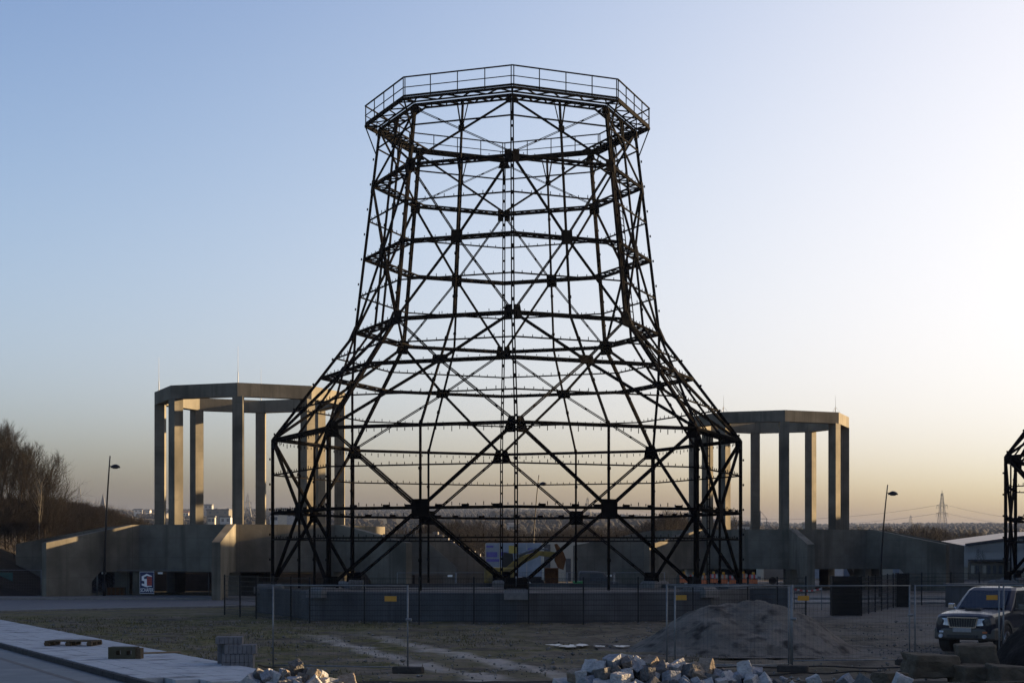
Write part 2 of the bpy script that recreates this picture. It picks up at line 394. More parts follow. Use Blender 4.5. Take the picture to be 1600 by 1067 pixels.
tag(mb.build('far_woods', mat('far_wood', (0.006,0.0058,0.005), 0.95, scale=0.02, color2=(0.014,0.012,0.010)), fix=True), 'far-off bare winter woods covering the low ridge', 'woods', kind='stuff')
# embankment on the left edge
def bank_z(x, y):
    d = -27.5-0.10*(y-105)-x             # metres left of its foot
    f = max(0.0, min(1.0, (y-101)/8))*max(0.0, min(1.0, (300-y)/80))
    return 5.6*(1-math.exp(-max(0, d-2)/7.0))*f + 0.5*noise.noise(Vector((x*.2, y*.2, 0)))*f*(d > 2)
mb = MB(); P = []
for y in lines(100, 300, 50):
    P.append([(x, y, bank_z(x, y)-0.05) for x in lines(-150, -24, 70)])
mb.grid(P); tag(mb.build('embankment', mat('bank_soil', (0.012,0.010,0.008), 0.95, scale=0.5, color2=(0.028,0.022,0.015), bump=0.05, bscale=1.5), smooth=True), kind='structure')
# ------------------------------------------------------------------ cooling tower frame
ROT = R(1.9)
TZ = [1.0, 8.05, 13.05, 22.6]; TR = [11.0, 11.0, 7.14, 6.0]
def rad(z):
    for i in range(3):
        if z <= TZ[i+1] or i == 2: return TR[i]+(TR[i+1]-TR[i])*(z-TZ[i])/(TZ[i+1]-TZ[i])
def V(k, z, dr=0.0):
    a = R(45*k); r = rad(z)+dr; return Vector((r*math.sin(a), -r*math.cos(a), z))
def Mid(k, z, dr=0.0, t=0.5): return V(k, z, dr).lerp(V(k+1, z, dr), t)
def outn(k):                              # outward direction of face k
    a = R(45*k+22.5); return Vector((math.sin(a), -math.cos(a), 0))
THICK = [4.63, 8.05, 10.94, 13.05, 16.5, 19.93, 22.6]; THIN = [3.4, 6.4, 9.48, 11.87, 14.75, 18.3, 21.7]
SL = 0.70                                # slenderness of the steel members
def make_tower(loc, label, group):
    root = thing('cooling_tower_frame', label, 'cooling tower', loc, ROT, group)
    S = M['steel']; global MB
    class TB(MB):
        def bar(s, p, q, w, h=None, **k): f = SL if w > .06 else .95; MB0.bar(s, p, q, w*f, (h or w)*f, **k)
    MB0 = MB; MB = TB
    for k in range(8):                    # corner columns: pair of members with packing pieces
        mb = MB(); a = R(45*k); tg = Vector((math.cos(a), math.sin(a), 0))
        for s in (-1, 1):
            for z0, z1 in ((1.22, 8.05), (8.05, 13.05), (13.05, 22.65)):
                mb.bar(V(k, z0)+tg*.052*s, V(k, z1)+tg*.052*s, .075, .20 if z1 < 9 else .17, up=outn(k-.5))
        z = 1.9
        while z < 22.4:
            p = V(k, z); d = (V(k, z+.1)-V(k, z)).normalized()
            mb.bar(p-d*.07, p+d*.07, .19, .14, up=outn(k-.5)); z += 1.17
            q = V(k, z-.6, .13); mb.bar(q-d*.05, q+d*.05, .09, .09, up=outn(k-.5))
        mb.bar(V(k, 1.18), V(k, 1.30), .5, .5)
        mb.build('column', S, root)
        mb = MB()                          # post in the middle of each face
        for z0, z1 in ((1.22, 8.05), (8.05, 13.05), (13.05, 22.6)): mb.bar(Mid(k, z0), Mid(k, z1), .12, .13, up=outn(k))
        z = 2.4
        while z < 22: mb.bar(Mid(k, z, .03), Mid(k, z+.12, .03), .18, .14, up=outn(k)); z += 1.9
        tp = Mid(k, 22.6)
        for s in (.06, -.06): mb.bar(Mid(k, 21.2), Mid(k, 22.55, 0, .5+s), .05)
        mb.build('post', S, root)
    def teeth(mb, a, b, side, step=.34, size=.10):
        d = b-a; n = int(d.length/step)
        for i in range(1, n):
            p = a+d*(i/n); mb.bar(p, p+Vector((0,0,side*size*(1.6 if i % 4 == 0 else 1))), .035)
    for z in THICK:
        mb = MB()
        for k in range(8):
            a, b = V(k, z), V(k+1, z); hh = .18
            mb.bar(a, b, .12, hh); mb.bar(a+Vector((0,0,.0)), b, .24, .03)
            ai, bi = V(k, z, -.62), V(k+1, z, -.62); mb.bar(ai, bi, .09, .11)
            if z == 4.63:
                teeth(mb, a+Vector((0,0,.08)), b+Vector((0,0,.08)), 1)
                for t in (.12,.3,.42,.58,.72,.88): p = a.lerp(b, t); q = a.lerp(b, t+.035); mb.bar(p+Vector((0,0,.1)), q+Vector((0,0,.1)), .14, .12)
            elif z == 8.05: teeth(mb, a-Vector((0,0,.1)), b-Vector((0,0,.1)), -1, size=.13)
            elif z < 22: teeth(mb, a+Vector((0,0,.09)), b+Vector((0,0,.09)), 1, .5, .06)
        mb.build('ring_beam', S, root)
        mb = MB()
        for k in range(8):
            n = 8 if z < 9 else 6
            for i in range(n):
                p = V(k, z).lerp(V(k+1, z), i/n); q = V(k, z, -.62).lerp(V(k+1, z, -.62), (i+.5)/n); r2 = V(k, z).lerp(V(k+1, z), (i+1)/n)
                mb.bar(p, q, .055, .055, caps=False); mb.bar(q, r2, .055, .055, caps=False)
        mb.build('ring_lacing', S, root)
    for z in THIN:
        mb = MB()
        for k in range(8):
            a, b = V(k, z, .02), V(k+1, z, .02); mb.bar(a, b, .08, .09)
            if z != 21.7: teeth(mb, a+Vector((0,0,.04)), b+Vector((0,0,.04)), 1, .34 if z < 8 else .42, .08)
        mb.build('ring_rail', S, root)
    def brace(a, b, w, n, nm='brace'):
        mb = MB(); d = (b-a); u = d.normalized(); side = u.cross(n).normalized()
        for s in (-1, 1): mb.bar(a+side*s*w*.3, b+side*s*w*.3, w*.36, w*.9, up=n)
        m = max(2, int(d.length/1.3))
        for i in range(1, m): p = a.lerp(b, i/m); mb.bar(p-u*.06, p+u*.06, w*1.05, w*.8, up=n)
        mb.build(nm, S, root)
    for k in range(8):
        n = outn(k)
        for a, b in ((V(k, 22.45), V(k+1, 20.05)), (V(k+1, 22.45), V(k, 20.05))): brace(a-n*.05, b-n*.05, .085, n, 'cross_brace')
        for zv, zm in ((19.93,16.5),(13.05,16.5),(13.05,10.94),(8.05,10.94),(8.05,4.63),(1.30,4.63)):
            wd = .135 if zm == 4.63 else (.115 if zm == 10.94 else .10)
            for kk in (k, k+1): brace(V(kk, zv), Mid(k, zm), wd, n)
    def plate(poly3, n, nm='gusset_plate', par=None, th=.05):
        mb = MB(); mb.prism([p+n*.03 for p in poly3], n*th); return mb
    for k in range(8):
        n = outn(k); tg = (V(k+1, 5)-V(k, 5)).normalized()
        for z, wt, wb, ht, hb in ((16.5,.26,.26,.30,.30),(10.94,.36,.32,.24,.24),(4.63,.37,.37,.36,.36),(21.35,.13,.13,.12,.12)):
            up = (Mid(k, z+.05)-Mid(k, z-.05)).normalized(); c = Mid(k, z)
            mb = plate([c-tg*wb-up*hb, c+tg*wb-up*hb, c+tg*wt+up*ht, c-tg*wt+up*ht], (tg.cross(up))*(1 if tg.cross(up).dot(n) > 0 else -1))
            if z == 99: mb.prism([c-tg*.50-up*.85+n*.03, c+tg*.50-up*.85+n*.03, c+tg*.42-up*.32+n*.03, c-tg*.42-up*.32+n*.03], n*.05)
            mb.build('gusset_plate', S, root, fix=True)
        mb = MB()                          # corner gussets, folded over both faces
        for z, wt, wb, ht, hb in ((22.6,.16,.30,.0,.36),(19.93,.30,.30,.26,.30),(13.05,.30,.40,.32,.40),(8.05,.28,.52,.32,.42),(1.5,.45,.5,.28,.2)):
            mb = MB()
            for s, kk in ((1, k), (-1, k-1)):
                nn = outn(kk); t2 = (V(kk+1, z)-V(kk, z)).normalized()*s; c = V(k, z)+nn*.05
                u1 = (V(k, z+.1)-V(k, z)).normalized(); u0 = (V(k, z)-V(k, z-.1)).normalized()
                if z in (8.05, 13.05): u0 = (V(k, z)-V(k, z-.3)).normalized()
                mb.prism([c-u0*hb, c-u0*hb+t2*wb, c+u1*ht+t2*wt, c+u1*ht], nn*.04)
            mb.build('corner_gusset', S, root, fix=True)
    # service gallery round the top: deck truss, brackets and handrail
    DZ = 22.74; DR = .70
    mb = MB()
    for k in range(8):
        a, b = V(k, DZ, DR+.0), V(k+1, DZ, DR)
        mb.bar(a, b, .10, .15); mb.bar(V(k, DZ, .06), V(k+1, DZ, .06), .07, .10)
        for i in range(4):
            p = V(k, DZ, .06).lerp(V(k+1, DZ, .06), (i+.0)/4); q = a.lerp(b, (i+.5)/4); r2 = V(k, DZ, .06).lerp(V(k+1, DZ, .06), (i+1)/4)
            mb.bar(p, q, .07, .07); mb.bar(q, r2, .07, .07)
        mb.bar(V(k, DZ, .0), V(k, DZ, DR), .12, .12)
    mb.build('gallery_deck', S, root)
    for k in range(8):
        mb = MB(); mb.bar(V(k, DZ-.05, DR-.03), V(k, 21.45, .05), .08, .08); mb.build('bracket', S, root)
        a, b = V(k, DZ, DR), V(k+1, DZ, DR); mb = MB(); up = Vector((0,0,1))
        mb.bar(a+up*.95, b+up*.95, .055, .055); mb.bar(a+up*.50, b+up*.50, .035, .035)
        mb.bar(a+up*.12, b+up*.12, .02, .10)
        for t in (.012,.25,.5,.75,.988): p = a.lerp(b, t); mb.bar(p, p+up*.95, .045, .045)
        mb.build('handrail', S, root)
    # climbing ladder with its cage hoops, on the right-hand face
    mb = MB(); zs = [1.3, 8.05, 13.05, 22.9]; t0 = .40
    def lad(z, s, d=0): return Mid(1, z, -.35+d, t0)+ (V(2, z)-V(1, z)).normalized()*s
    for za, zb in zip(zs[:-1], zs[1:]):
        for s in (-.24, .24): mb.bar(lad(za, s), lad(zb, s), .045, .06)
        m = int((zb-za)/.32)
        for i in range(m): z = za+(zb-za)*i/m; mb.bar(lad(z, -.24), lad(z, .24), .035)
    mb.build('ladder', S, root)
    MB = MB0
    return root
def make_basin(loc, label, group):
    root = thing('cooling_basin', label, 'basin', loc, ROT, group)
    def oc(r, z, k): a = R(45*k); return Vector((r*math.sin(a), -r*math.cos(a), z))
    mb = MB(); ro, ri = 11.75, 11.35
    rings = [[oc(ro, -.3, k) for k in range(8)], [oc(ro, 1.16, k) for k in range(8)], [oc(ro, 1.16, k) for k in range(8)], [oc(ri, 1.16, k) for k in range(8)], [oc(ri, .8, k) for k in range(8)]]
    rings = [rings[0], [oc(ro, 1.13, k) for k in range(8)], [oc(ro-.03, 1.16, k) for k in range(8)], rings[3], rings[4]]
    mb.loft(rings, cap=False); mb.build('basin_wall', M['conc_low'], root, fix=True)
    mb = MB(); mb.add([oc(11.36, .97, k) for k in range(8)], [tuple(range(8))])
    fm = mat('basin_floor', (0.02,0.02,0.021), 0.8, scale=0.45, color2=(0.11,0.10,0.095), stretch=(.5,1.8,1), spec=.06, wear=((0.26,0.24,0.215),1.1,0.58,0.66)) if 'bf' not in M else M['bf']
    M['bf'] = fm; mb.build('basin_floor', fm, root)
    for k in range(8):
        mb = MB(); c = oc(11.05, 0, k); a = R(45*k); u = Vector((math.sin(a), -math.cos(a), 0)); t = Vector((math.cos(a), math.sin(a), 0))
        def q(x, y, z): p = c+t*x+u*y; return (p.x, p.y, z)
        mb.loft([[q(-.5,-.55,.9), q(.5,-.55,.9), q(.5,.78,.9), q(-.5,.78,.9)], [q(-.5,-.55,1.18), q(.5,-.55,1.18), q(.5,.78,1.18), q(-.5,.78,1.18)], [q(-.38,-.4,1.33), q(.38,-.4,1.33), q(.38,.6,1.33), q(-.38,.6,1.33)]])
        mb.build('footing', M['conc_pale'], root, fix=True)
    return root
TC = Vector((-0.2, 77, 0)); TC2 = Vector((38.0, 90, 0))
tower = make_tower(TC, 'big black steel cooling tower skeleton with railed top gallery in the centre', 'black steel cooling tower skeletons')
basin = make_basin(TC, 'grey concrete octagonal basin under the central steel tower', 'concrete basins under the steel towers')
dup(tower, TC2, ROT, 'black steel tower skeleton cut off by the right edge, behind the car')
dup(basin, TC2, ROT, 'concrete basin under the steel skeleton at the right edge')

# ------------------------------------------------------------------ concrete platforms on eight columns
def rod(root, k, h):
    a = R(45*k); a = Vector((6.2*math.sin(a), -6.2*math.cos(a), 13.75)); mb = MB()
    mb.tube([a, a+Vector((0,0,.30*h)), a+Vector((0,0,.31*h)), a+Vector((0,0,h))], [.03,.028,.014,.006], 5)
    for s in range(3 if h < 2 else 0): mb.bar(a+Vector((.35*math.cos(s*2.1), .35*math.sin(s*2.1), 0)), a+Vector((0,0,.35*h)), .012)
    mb.build('lightning_rod', M['white_rod'], root)
def make_platform(loc, label, group):
    root = thing('column_platform', label, 'concrete structure', loc, ROT, group)
    C = M['conc']; 
    def oc(r, z, k): a = R(45*k); return Vector((r*math.sin(a), -r*math.cos(a), z))
    def ring(r, z): return [oc(r, z, k) for k in range(8)]
    mb = MB(); mb.loft([ring(9.2, 1.6), ring(9.2, 4.6), ring(8.6, 4.6), ring(8.6, 1.6), ring(9.2, 1.6)], cap=False)
    mb.build('base_wall', C, root, fix=True)
    mb = MB(); mb.loft([ring(8.61, 4.15), ring(8.61, 4.585)]); mb.build('deck_slab', C, root, fix=True)
    for k in range(8):
        a = R(45*k); u = Vector((math.sin(a), -math.cos(a), 0)); t = Vector((math.cos(a), math.sin(a), 0))
        prof = [(8.9, 4.603), (9.6, 4.603), (15.8, 3.42), (15.8, -.2), (12.6, -.2), (12.6, 1.0), (12.0, 1.6), (8.9, 1.6)]
        mb = MB(); mb.prism([u*r-t*.26+Vector((0,0,z)) for r, z in prof], t*.52); o = mb.build('buttress', C, root, fix=True); o['k'] = k
        mb = MB(); mb.prism([u*r-t*.45+Vector((0,0,z)) for r, z in ((8.1,-.2),(8.1,1.61),(9.1,1.61),(9.1,-.2))], t*.9); mb.build('pier', C, root, fix=True)
        mb = MB(); c = u*6.1
        mb.prism([c+t*sx*.34+u*sy*.34+Vector((0,0,4.58)) for sx, sy in ((-1,-1),(1,-1),(1,1),(-1,1))], (0,0,8.32)); mb.build('column', C, root, fix=True)
    mb = MB(); mb.loft([ring(5.75, 12.89), ring(6.5, 12.89), ring(6.5, 13.76), ring(5.75, 13.76), ring(5.75, 12.89)], cap=False)
    mb.build('ring_beam', C, root, fix=True)
    for k in (1, 7): rod(root, k, 1.3)
    return root
platR = make_platform((20.7, 132, 0), 'concrete ring on tall columns standing right of the central steel tower', 'concrete rings on columns')
platL = dup(platR, (-17.9, 112, 0), ROT, 'nearer concrete ring on tall columns standing left of the steel tower')
for o in platL.children:                  # the east buttress of the left one drops steeply
    if o.name.startswith('buttress') and o.get('k') == 2:
        mb = MB(); u = Vector((1,0,0)); t = Vector((0,1,0))
        mb.prism([u*r-t*.26+Vector((0,0,z)) for r, z in ((8.9,4.1),(11.0,4.1),(12.0,3.7),(14.2,1.75),(14.2,-.2),(13.2,-.2),(13.2,1.3),(8.9,1.3))], t*.52)
        tmp = mb.build('tmp', M['conc'], None, fix=True); o.data = tmp.data; bpy.data.objects.remove(tmp)
    if 'k' in o: del o['k']
for o in list(platR.children):
    if 'k' in o: del o['k']
for o in [c for c in platL.children if c.name.startswith('lightning_rod')]: bpy.data.objects.remove(o)
for k in (0, 6, 4): rod(platL, k, 2.4)
# ------------------------------------------------------------------ lamps
def lamp(base, top, head_dx, label, r=.085):
    root = thing('street_lamp', label, 'street lamp', base, 0, 'dark bent street lamps')
    d = Vector(top)-Vector(base); Hh = d.z; mb = MB()
    pts = [Vector((d.x*(t**1.8), d.y*t, Hh*t)) for t in lines(0, 1, 14)]
    mb.tube(pts, [r*(1.15 if i == 0 else 1-.55*i/14) for i in range(15)], 10); mb.tube([(0,0,-.1),(0,0,.9)], [r*1.3, r*1.3], 10)
    mb.build('pole', M['lamp'], root, smooth=True)
    i = 13; p = pts[13]; s = head_dx
    mb = MB(); mb.bar(p, p+Vector((.16*s, 0, -.01)), .07, .05)
    rings = []                            # half-dome shade
    for t in lines(0, 1, 8):
        rr = .27*math.sin(math.acos(1-t)*1.0) if t < 1 else .27
        rings.append([(p.x+s*.38+rr*1.15*math.cos(2*math.pi*k/14), p.y+rr*math.sin(2*math.pi*k/14), p.z+.10-.22*t) for k in range(14)])
    mb.loft([[(p.x+s*.38+(v[0]-p.x-s*.38)*.05/.27, p.y, p.z+.105) for v in rings[-1]]]+rings[1:])
    mb.build('lamp_shade', M['lamp'], root, smooth=True, fix=True)
    mb = MB(); mb.tube([(p.x+s*.38, p.y, p.z-.125), (p.x+s*.38, p.y, p.z-.17)], [.2, .14], 12); mb.build('lens', M['glass_lens'], root)
    return root
lamp(gp(163, 933), at(172, 712, 103), 1, 'tall dark bent street lamp at the road left of the concrete columns')
lamp(Vector((31/F*120, 120, 0)), at(842, 742, 120), 1, 'dark bent street lamp seen through the steel tower lattice', .07)
lamp(gp(1375, 935), at(1387, 757, 100), 1, 'dark bent street lamp in front of the right-hand concrete base', .07)

# ------------------------------------------------------------------ dark double-bar fence round the basin
def dark_panel(root, a, b, h, z=0.0, wires=True):
    a = Vector((a[0], a[1], z)); b = Vector((b[0], b[1], z)); d = b-a; L_ = d.length; u = d/L_
    mb = MB(); mb.bar(a+Vector((0,0,-.1)), a+Vector((0,0,h+.05)), .06, .05); mb.build('post', M['fence_dark'], root)
    mb = MB(); n = max(2, int(L_/.10))
    for i in range(1, n): p = a+u*(L_*i/n); mb.bar(p+Vector((0,0,.05)), p+Vector((0,0,h)), .007, .007, caps=False)
    for i in range(9): zz = .06+(h-.08)*i/8; mb.bar(a+Vector((0,0,zz)), b+Vector((0,0,zz)), .012, .018, caps=False)
    mb.build('mesh_panel', M['fence_dark'], root)
def dark_fence(pts, step, h, label, group):
    root = thing('mesh_fence', label, 'fence', (0,0,0), 0, group)
    last = None
    for p, q in zip(pts[:-1], pts[1:]):
        p = Vector((p[0], p[1], 0)); q = Vector((q[0], q[1], 0)); n = max(1, round((q-p).length/step))
        for i in range(n): dark_panel(root, p.lerp(q, i/n), p.lerp(q, (i+1)/n), h); last = p.lerp(q, (i+1)/n)
    mb = MB(); mb.bar(last-Vector((0,0,.1)), last+Vector((0,0,h+.05)), .06, .05); mb.build('post', M['fence_dark'], root)
    return root
def g2(px, py): p = gp(px, py); return (p.x, p.y)
dark_fence([g2(351, 960), g2(484, 972), g2(1168, 972), g2(1259, 968)], 2.05, 1.76, 'dark mesh fence running in front of the central basin', 'dark mesh fences')
dark_fence([g2(1346, 961), g2(1404, 947), g2(1440, 945), g2(1530, 943), g2(1640, 941)], 2.3, 1.7, 'dark mesh fence behind the blue car along the road', 'dark mesh fences')
def leaf(px0, px1, py, n, label):        # stacked spare fence leaves leaning together, upright
    root = thing('spare_fence_panels', label, 'fence panels', gp(px0, py), 0, 'stored fence panels')
    w_ = (px1-px0)/F*gp(px0, py).y
    for i in range(n):
        mb = MB(); y = i*.09; 
        for k in range(int(w_/.05)+1): mb.bar((k*.05+.01*i, y, 0), (k*.05+.01*i, y, 1.72+.03*(i % 2)), .009, .009, caps=False)
        for k in range(11): mb.bar((0, y+.01, .04+k*.167), (w_, y+.01, .04+k*.167), .012, .02, caps=False)
        for k in (0, w_): mb.bar((k, y, 0), (k, y, 1.75), .05, .05)
        mb.build('fence_leaf', M['fence_dark'], root)
leaf(1301, 1345, 961, 6, 'wide bundle of upright dark fence leaves right of the basin')
leaf(1402, 1420, 948, 5, 'narrow bundle of upright dark fence leaves near the road lamp')

# ------------------------------------------------------------------ light galvanised site fence
def site_panel(a, b, h, label, group, tagat=None, foot=True, far=False, tagcol='yellow_tag', zb=.10):
    a = Vector((a[0], a[1], 0)); b = Vector((b[0], b[1], 0)); d = b-a; L_ = d.length
    root = thing('site_fence_panel', label, 'fence', a, math.atan2(d.y, d.x), group)
    r = .021 if not far else .024
    mb = MB()
    for x in (.03, L_-.03): mb.tube([(x,0,.02), (x,0,h)], r, 8)
    mb.tube([(.03,0,h-.02), (L_-.03,0,h-.02)], r*.8, 6); mb.tube([(.03,0,zb), (L_-.03,0,zb)], r*.8, 6)
    mb.build('frame', M['galv'], root, smooth=True)
    mb = MB(); n = int(L_/(.10 if not far else .16))
    wr = .0013 if not far else .003
    for i in range(1, n): mb.bar((L_*i/n,0,zb), (L_*i/n,0,h-.02), wr*1.6, caps=False)
    for i in range(1, 9): mb.bar((.03,0,zb+(h-zb)*i/9), (L_-.03,0,zb+(h-zb)*i/9), wr*1.6, caps=False)
    mb.build('wire_mesh', M['wire'], root)
    if tagat is not None:
        w_, hh, zt = (.29, .12, h-.32) if not far else (.30, .12, h-.22)
        mb = MB(); x = tagat*L_; mb.box(x-w_/2, x+w_/2, -.025, -.012, zt-hh/2, zt+hh/2)
        mb.build('name_plate', M[tagcol], root, bevel=.004)
    if foot:
        mb = MB(); mb.box(L_-.38, L_+.34, -.12, .12, -.04, .12); mb.build('foot_block', M['recycled'], root, bevel=.03)
        mb = MB(); mb.tube([(L_-.07,0,1.2),(L_+.06,0,1.2)], .035, 8); mb.build('clamp', M['galv'], root)
    return root
fg = 'galvanised site fence panels across the foreground'
site_panel(g2(425, 1045), g2(639, 1049), 2.0, 'wide light site fence panel standing behind the left pile of stones', fg, .87)
site_panel(g2(1040, 1043), g2(1240, 1047), 2.0, 'site fence panel in front of the gravel heap', fg, .12)
site_panel(g2(1053, 1050), g2(1234, 1043), 1.98, 'doubled site fence panel overlapping the one before the gravel heap', fg, None, False)
site_panel(g2(1234, 1038), g2(1423, 1036), 1.95, 'site fence panel between the gravel heap and the car, tag at its left', fg, .11)
site_panel(g2(1428, 1036), g2(1563, 1035), 1.95, 'site fence panel directly in front of the car bonnet', fg, .90, False)
site_panel(g2(1566, 1035), g2(1760, 1040), 1.95, 'site fence panel cut off by the right edge in front of the car door', fg, .8)
xs = [-23, 65, 152, 240, 327]
lab = ['far site fence panel at the left edge with green tarpaulin behind', 'far site fence panel left of the tall street lamp', 'far site fence panel just right of the tall street lamp', 'far site fence panel at the blue company sign']
M['white_tag'] = mat('white_tag', (0.75,0.75,0.72), 0.5)
for i in range(4):
    site_panel(g2(xs[i], 932.5), g2(xs[i+1], 932.5), 1.74, lab[i], 'far site fence panels along the road', .12, False, True, 'white_tag')
r_ = thing('tarpaulin', 'dark green tarpaulin on the fence at the left edge', 'tarpaulin', gp(-30, 931.5))
P = [[(x, .03*math.sin(x*5+z*2)+.35, z) for x in lines(0, 1.95, 24)] for z in lines(.1, 1.55, 8)]
mb = MB(); mb.grid(P); mb.build('tarpaulin_sheet', mat('green_tarp', (0.012,0.05,0.042), 0.6), r_, smooth=True)
for i, (x0, x1) in enumerate(((620, 712), (712, 800), (800, 886), (886, 960), (960, 1040))):
    Y = 101+i*.4; site_panel(((x0-800)/F*Y, Y), ((x1-800)/F*Y, Y+.4), 1.6, ['first','second','third','fourth','fifth'][i]+' panel from the left of the thin site fence behind the steel tower', 'site fence behind the steel tower', .9 if i in (0,3) else None, False, True, 'white_tag')

# company sign on the far fence
Ys = 101.2; sg = thing('company_sign', 'dark blue company sign reading SCHÄFER hanging on the far fence', 'sign', at(229.5, 927, Ys))
k = Ys/F; navy = mat('sign_navy', (0.012,0.018,0.07), 0.5, var=.05); sw = mat('sign_white', (0.8,0.8,0.8), 0.5, var=.02); sr = mat('sign_red', (0.42,0.05,0.03), 0.5, var=.05)
mb = MB(); mb.box(-11.5*k, 11.5*k, 0, .03, 0, 34.5*k); mb.build('board', navy, sg)
mb = MB()
for a, b in (((-11,.4),(11,.4)),((-11,34),(11,34)),((-11,.4),(-11,34)),((11,.4),(11,34))): mb.bar((a[0]*k,-.006,a[1]*k), (b[0]*k,-.006,b[1]*k), .012, .02)
mb.build('border', sw, sg)
def flat(name, polys, m, y0=-.008, th=.006):
    mb = MB()
    for p in polys: mb.prism([(x*k, y0, z*k) for x, z in p], (0, -th, 0))
    return mb.build(name, m, sg, fix=True)
flat('logo_white', [[(-8,27),(0,31),(0,28),(-4.5,25.8),(-4.5,23),(0,23),(0,10.5),(-1.5,10.5),(-8,13),(-8,16),(-4,15),(-4,19.5),(-8,20.5)]], sw)
flat('logo_white', [[(0,31),(8,27.5),(8,25.3),(0,28.3)], [(0,12.2),(8,12.2),(8,11.2),(0,10.5)]], sw, -.010)
bricks = []
for r0 in range(5):
    z0 = 12.6+r0*2.95; xs_ = ([(0.3,4.2),(4.8,8)] if r0 % 2 else [(0.3,2.2),(2.8,6.4),(7,8)])
    for x0, x1 in xs_: bricks.append([(x0,z0),(x1,z0),(x1,z0+2.4-(.3 if r0 == 4 and x0 > 4 else 0)),(x0,z0+2.4)])
flat('logo_bricks', bricks, sr, -.012)
fc = bpy.data.curves.new('lettering', 'FONT'); fc.body = 'SCHÄFER'; fc.size = 6.6*k; fc.align_x = 'CENTER'; fc.extrude = .004; fc.offset = .002*1
fo = bpy.data.objects.new('lettering_src', fc); col.objects.link(fo); bpy.context.view_layer.update()
me = bpy.data.meshes.new_from_object(fo.evaluated_get(bpy.context.evaluated_depsgraph_get())); bpy.data.objects.remove(fo)
me.materials.clear(); me.materials.append(sw)
lo = bpy.data.objects.new('lettering', me); col.objects.link(lo); lo.parent = sg; lo.rotation_euler = (R(90),0,0); lo.location = (0,-.014,2.9*k); 
wd = max(v.co.x for v in me.vertices)-min(v.co.x for v in me.vertices); lo.scale = (20*k/wd, 1.25, 1)

# ------------------------------------------------------------------ gravel heap, earth heap
def heap(name, label, cat, c, rx, ry, h, m, seed, ridge=.4, n=70, power=1.0, rough=.06, skew=0):
    root = MB(); P = []
    for i in range(n+1):
        row = []
        for j in range(n+1):
            u = -1.25+2.5*j/n; v = -1.25+2.5*i/n
            du = max(0, abs(u+skew)-ridge)/(1-ridge); dd = math.hypot(du, v)
            z = h*max(0, 1-dd**power)
            z = z*(1+.0)+rough*2.4*noise.noise(Vector((u*3+seed, v*3, 0)))*min(1, z*3)+rough*noise.noise(Vector((u*11+seed, v*11, 0)))*min(1, z*4)+rough*.4*noise.noise(Vector((u*30, v*30, seed)))*min(1, z*4)
            row.append((u*rx, v*ry, z-.06))
        P.append(row)
    root.grid(P); o = root.build(name, m, smooth=True, loc=c); return tag(o, label, cat)
M['gravel'] = mat('gravel', (0.085,0.076,0.066), 0.95, scale=1.2, color2=(0.165,0.146,0.125), bump=0.03, bscale=16, wear=((0.03,0.026,0.024),2.2,0.5,0.68))
heap('gravel_heap', 'broad heap of grey brown gravel behind the site fence', 'heap', gp(1162, 1012), 3.35, 2.9, 1.42, M['gravel'], 2, .20, 110, 1.18, .065)
M['earth'] = mat('dark_earth', (0.013,0.011,0.009), 0.95, scale=2, color2=(0.025,0.021,0.018), bump=0.04, bscale=8)
heap('earth_heap', 'dark heap of earth at the right edge hiding the car wheel', 'heap', Vector((12.0, 34.5, 0)), 2.3, 2.2, 1.62, M['earth'], 7, .28, 70, 1.1, .09)

# ------------------------------------------------------------------ piles of granite setts
random.seed(21)
def stone_mesh(seed, sx=1, sy=1, sz=1, name='granite_sett', m=None, sub=2, rough=.10, bev=.2):
    random.seed(seed); import bmesh
    b = bmesh.new(); bmesh.ops.create_cube(b, size=1)
    for v in b.verts: v.co = Vector((v.co.x*sx, v.co.y*sy, v.co.z*sz))+Vector([random.uniform(-rough, rough) for _ in range(3)])
    bmesh.ops.bevel(b, geom=b.edges[:]+b.verts[:], offset=bev*.35, segments=2, affect='EDGES', profile=.6)
    bmesh.ops.subdivide_edges(b, edges=[e for e in b.edges if e.calc_length() > .3], cuts=3, use_grid_fill=True)
    for v in b.verts: v.co += v.co.normalized()*(.07*noise.noise(v.co*2.3+Vector((seed,0,0)))+.035*noise.noise(v.co*6+Vector((0,seed,0))))
    bmesh.ops.recalc_face_normals(b, faces=b.faces)
    me = bpy.data.meshes.new(name); b.to_mesh(me); b.free(); me.materials.append(m); me.polygons.foreach_set('use_smooth', [False]*len(me.polygons)); return me
def granite(n, c, c2): return mat(n, c, 0.8, scale=3.0, color2=c2, bump=0.03, bscale=6)
GR = [granite('granite_pale', (0.26,0.26,0.27), (0.42,0.41,0.40)), granite('granite_blue', (0.15,0.165,0.19), (0.26,0.275,0.31)), granite('granite_grey', (0.07,0.07,0.072), (0.15,0.145,0.14)), granite('granite_tan', (0.15,0.12,0.09), (0.26,0.22,0.18))]
SM = [stone_mesh(30+i, 1, random.uniform(.8,1.1), random.uniform(.75,1), m=GR[[0,0,1,2,3,0,1,2][i % 8]]) for i in range(16)]
def interp(x, xs, ys):
    if x <= xs[0]: return ys[0]
    for a, b, c, d in zip(xs[:-1], xs[1:], ys[:-1], ys[1:]):
        if x <= b: return c+(d-c)*(x-a)/(b-a)
    return ys[-1]
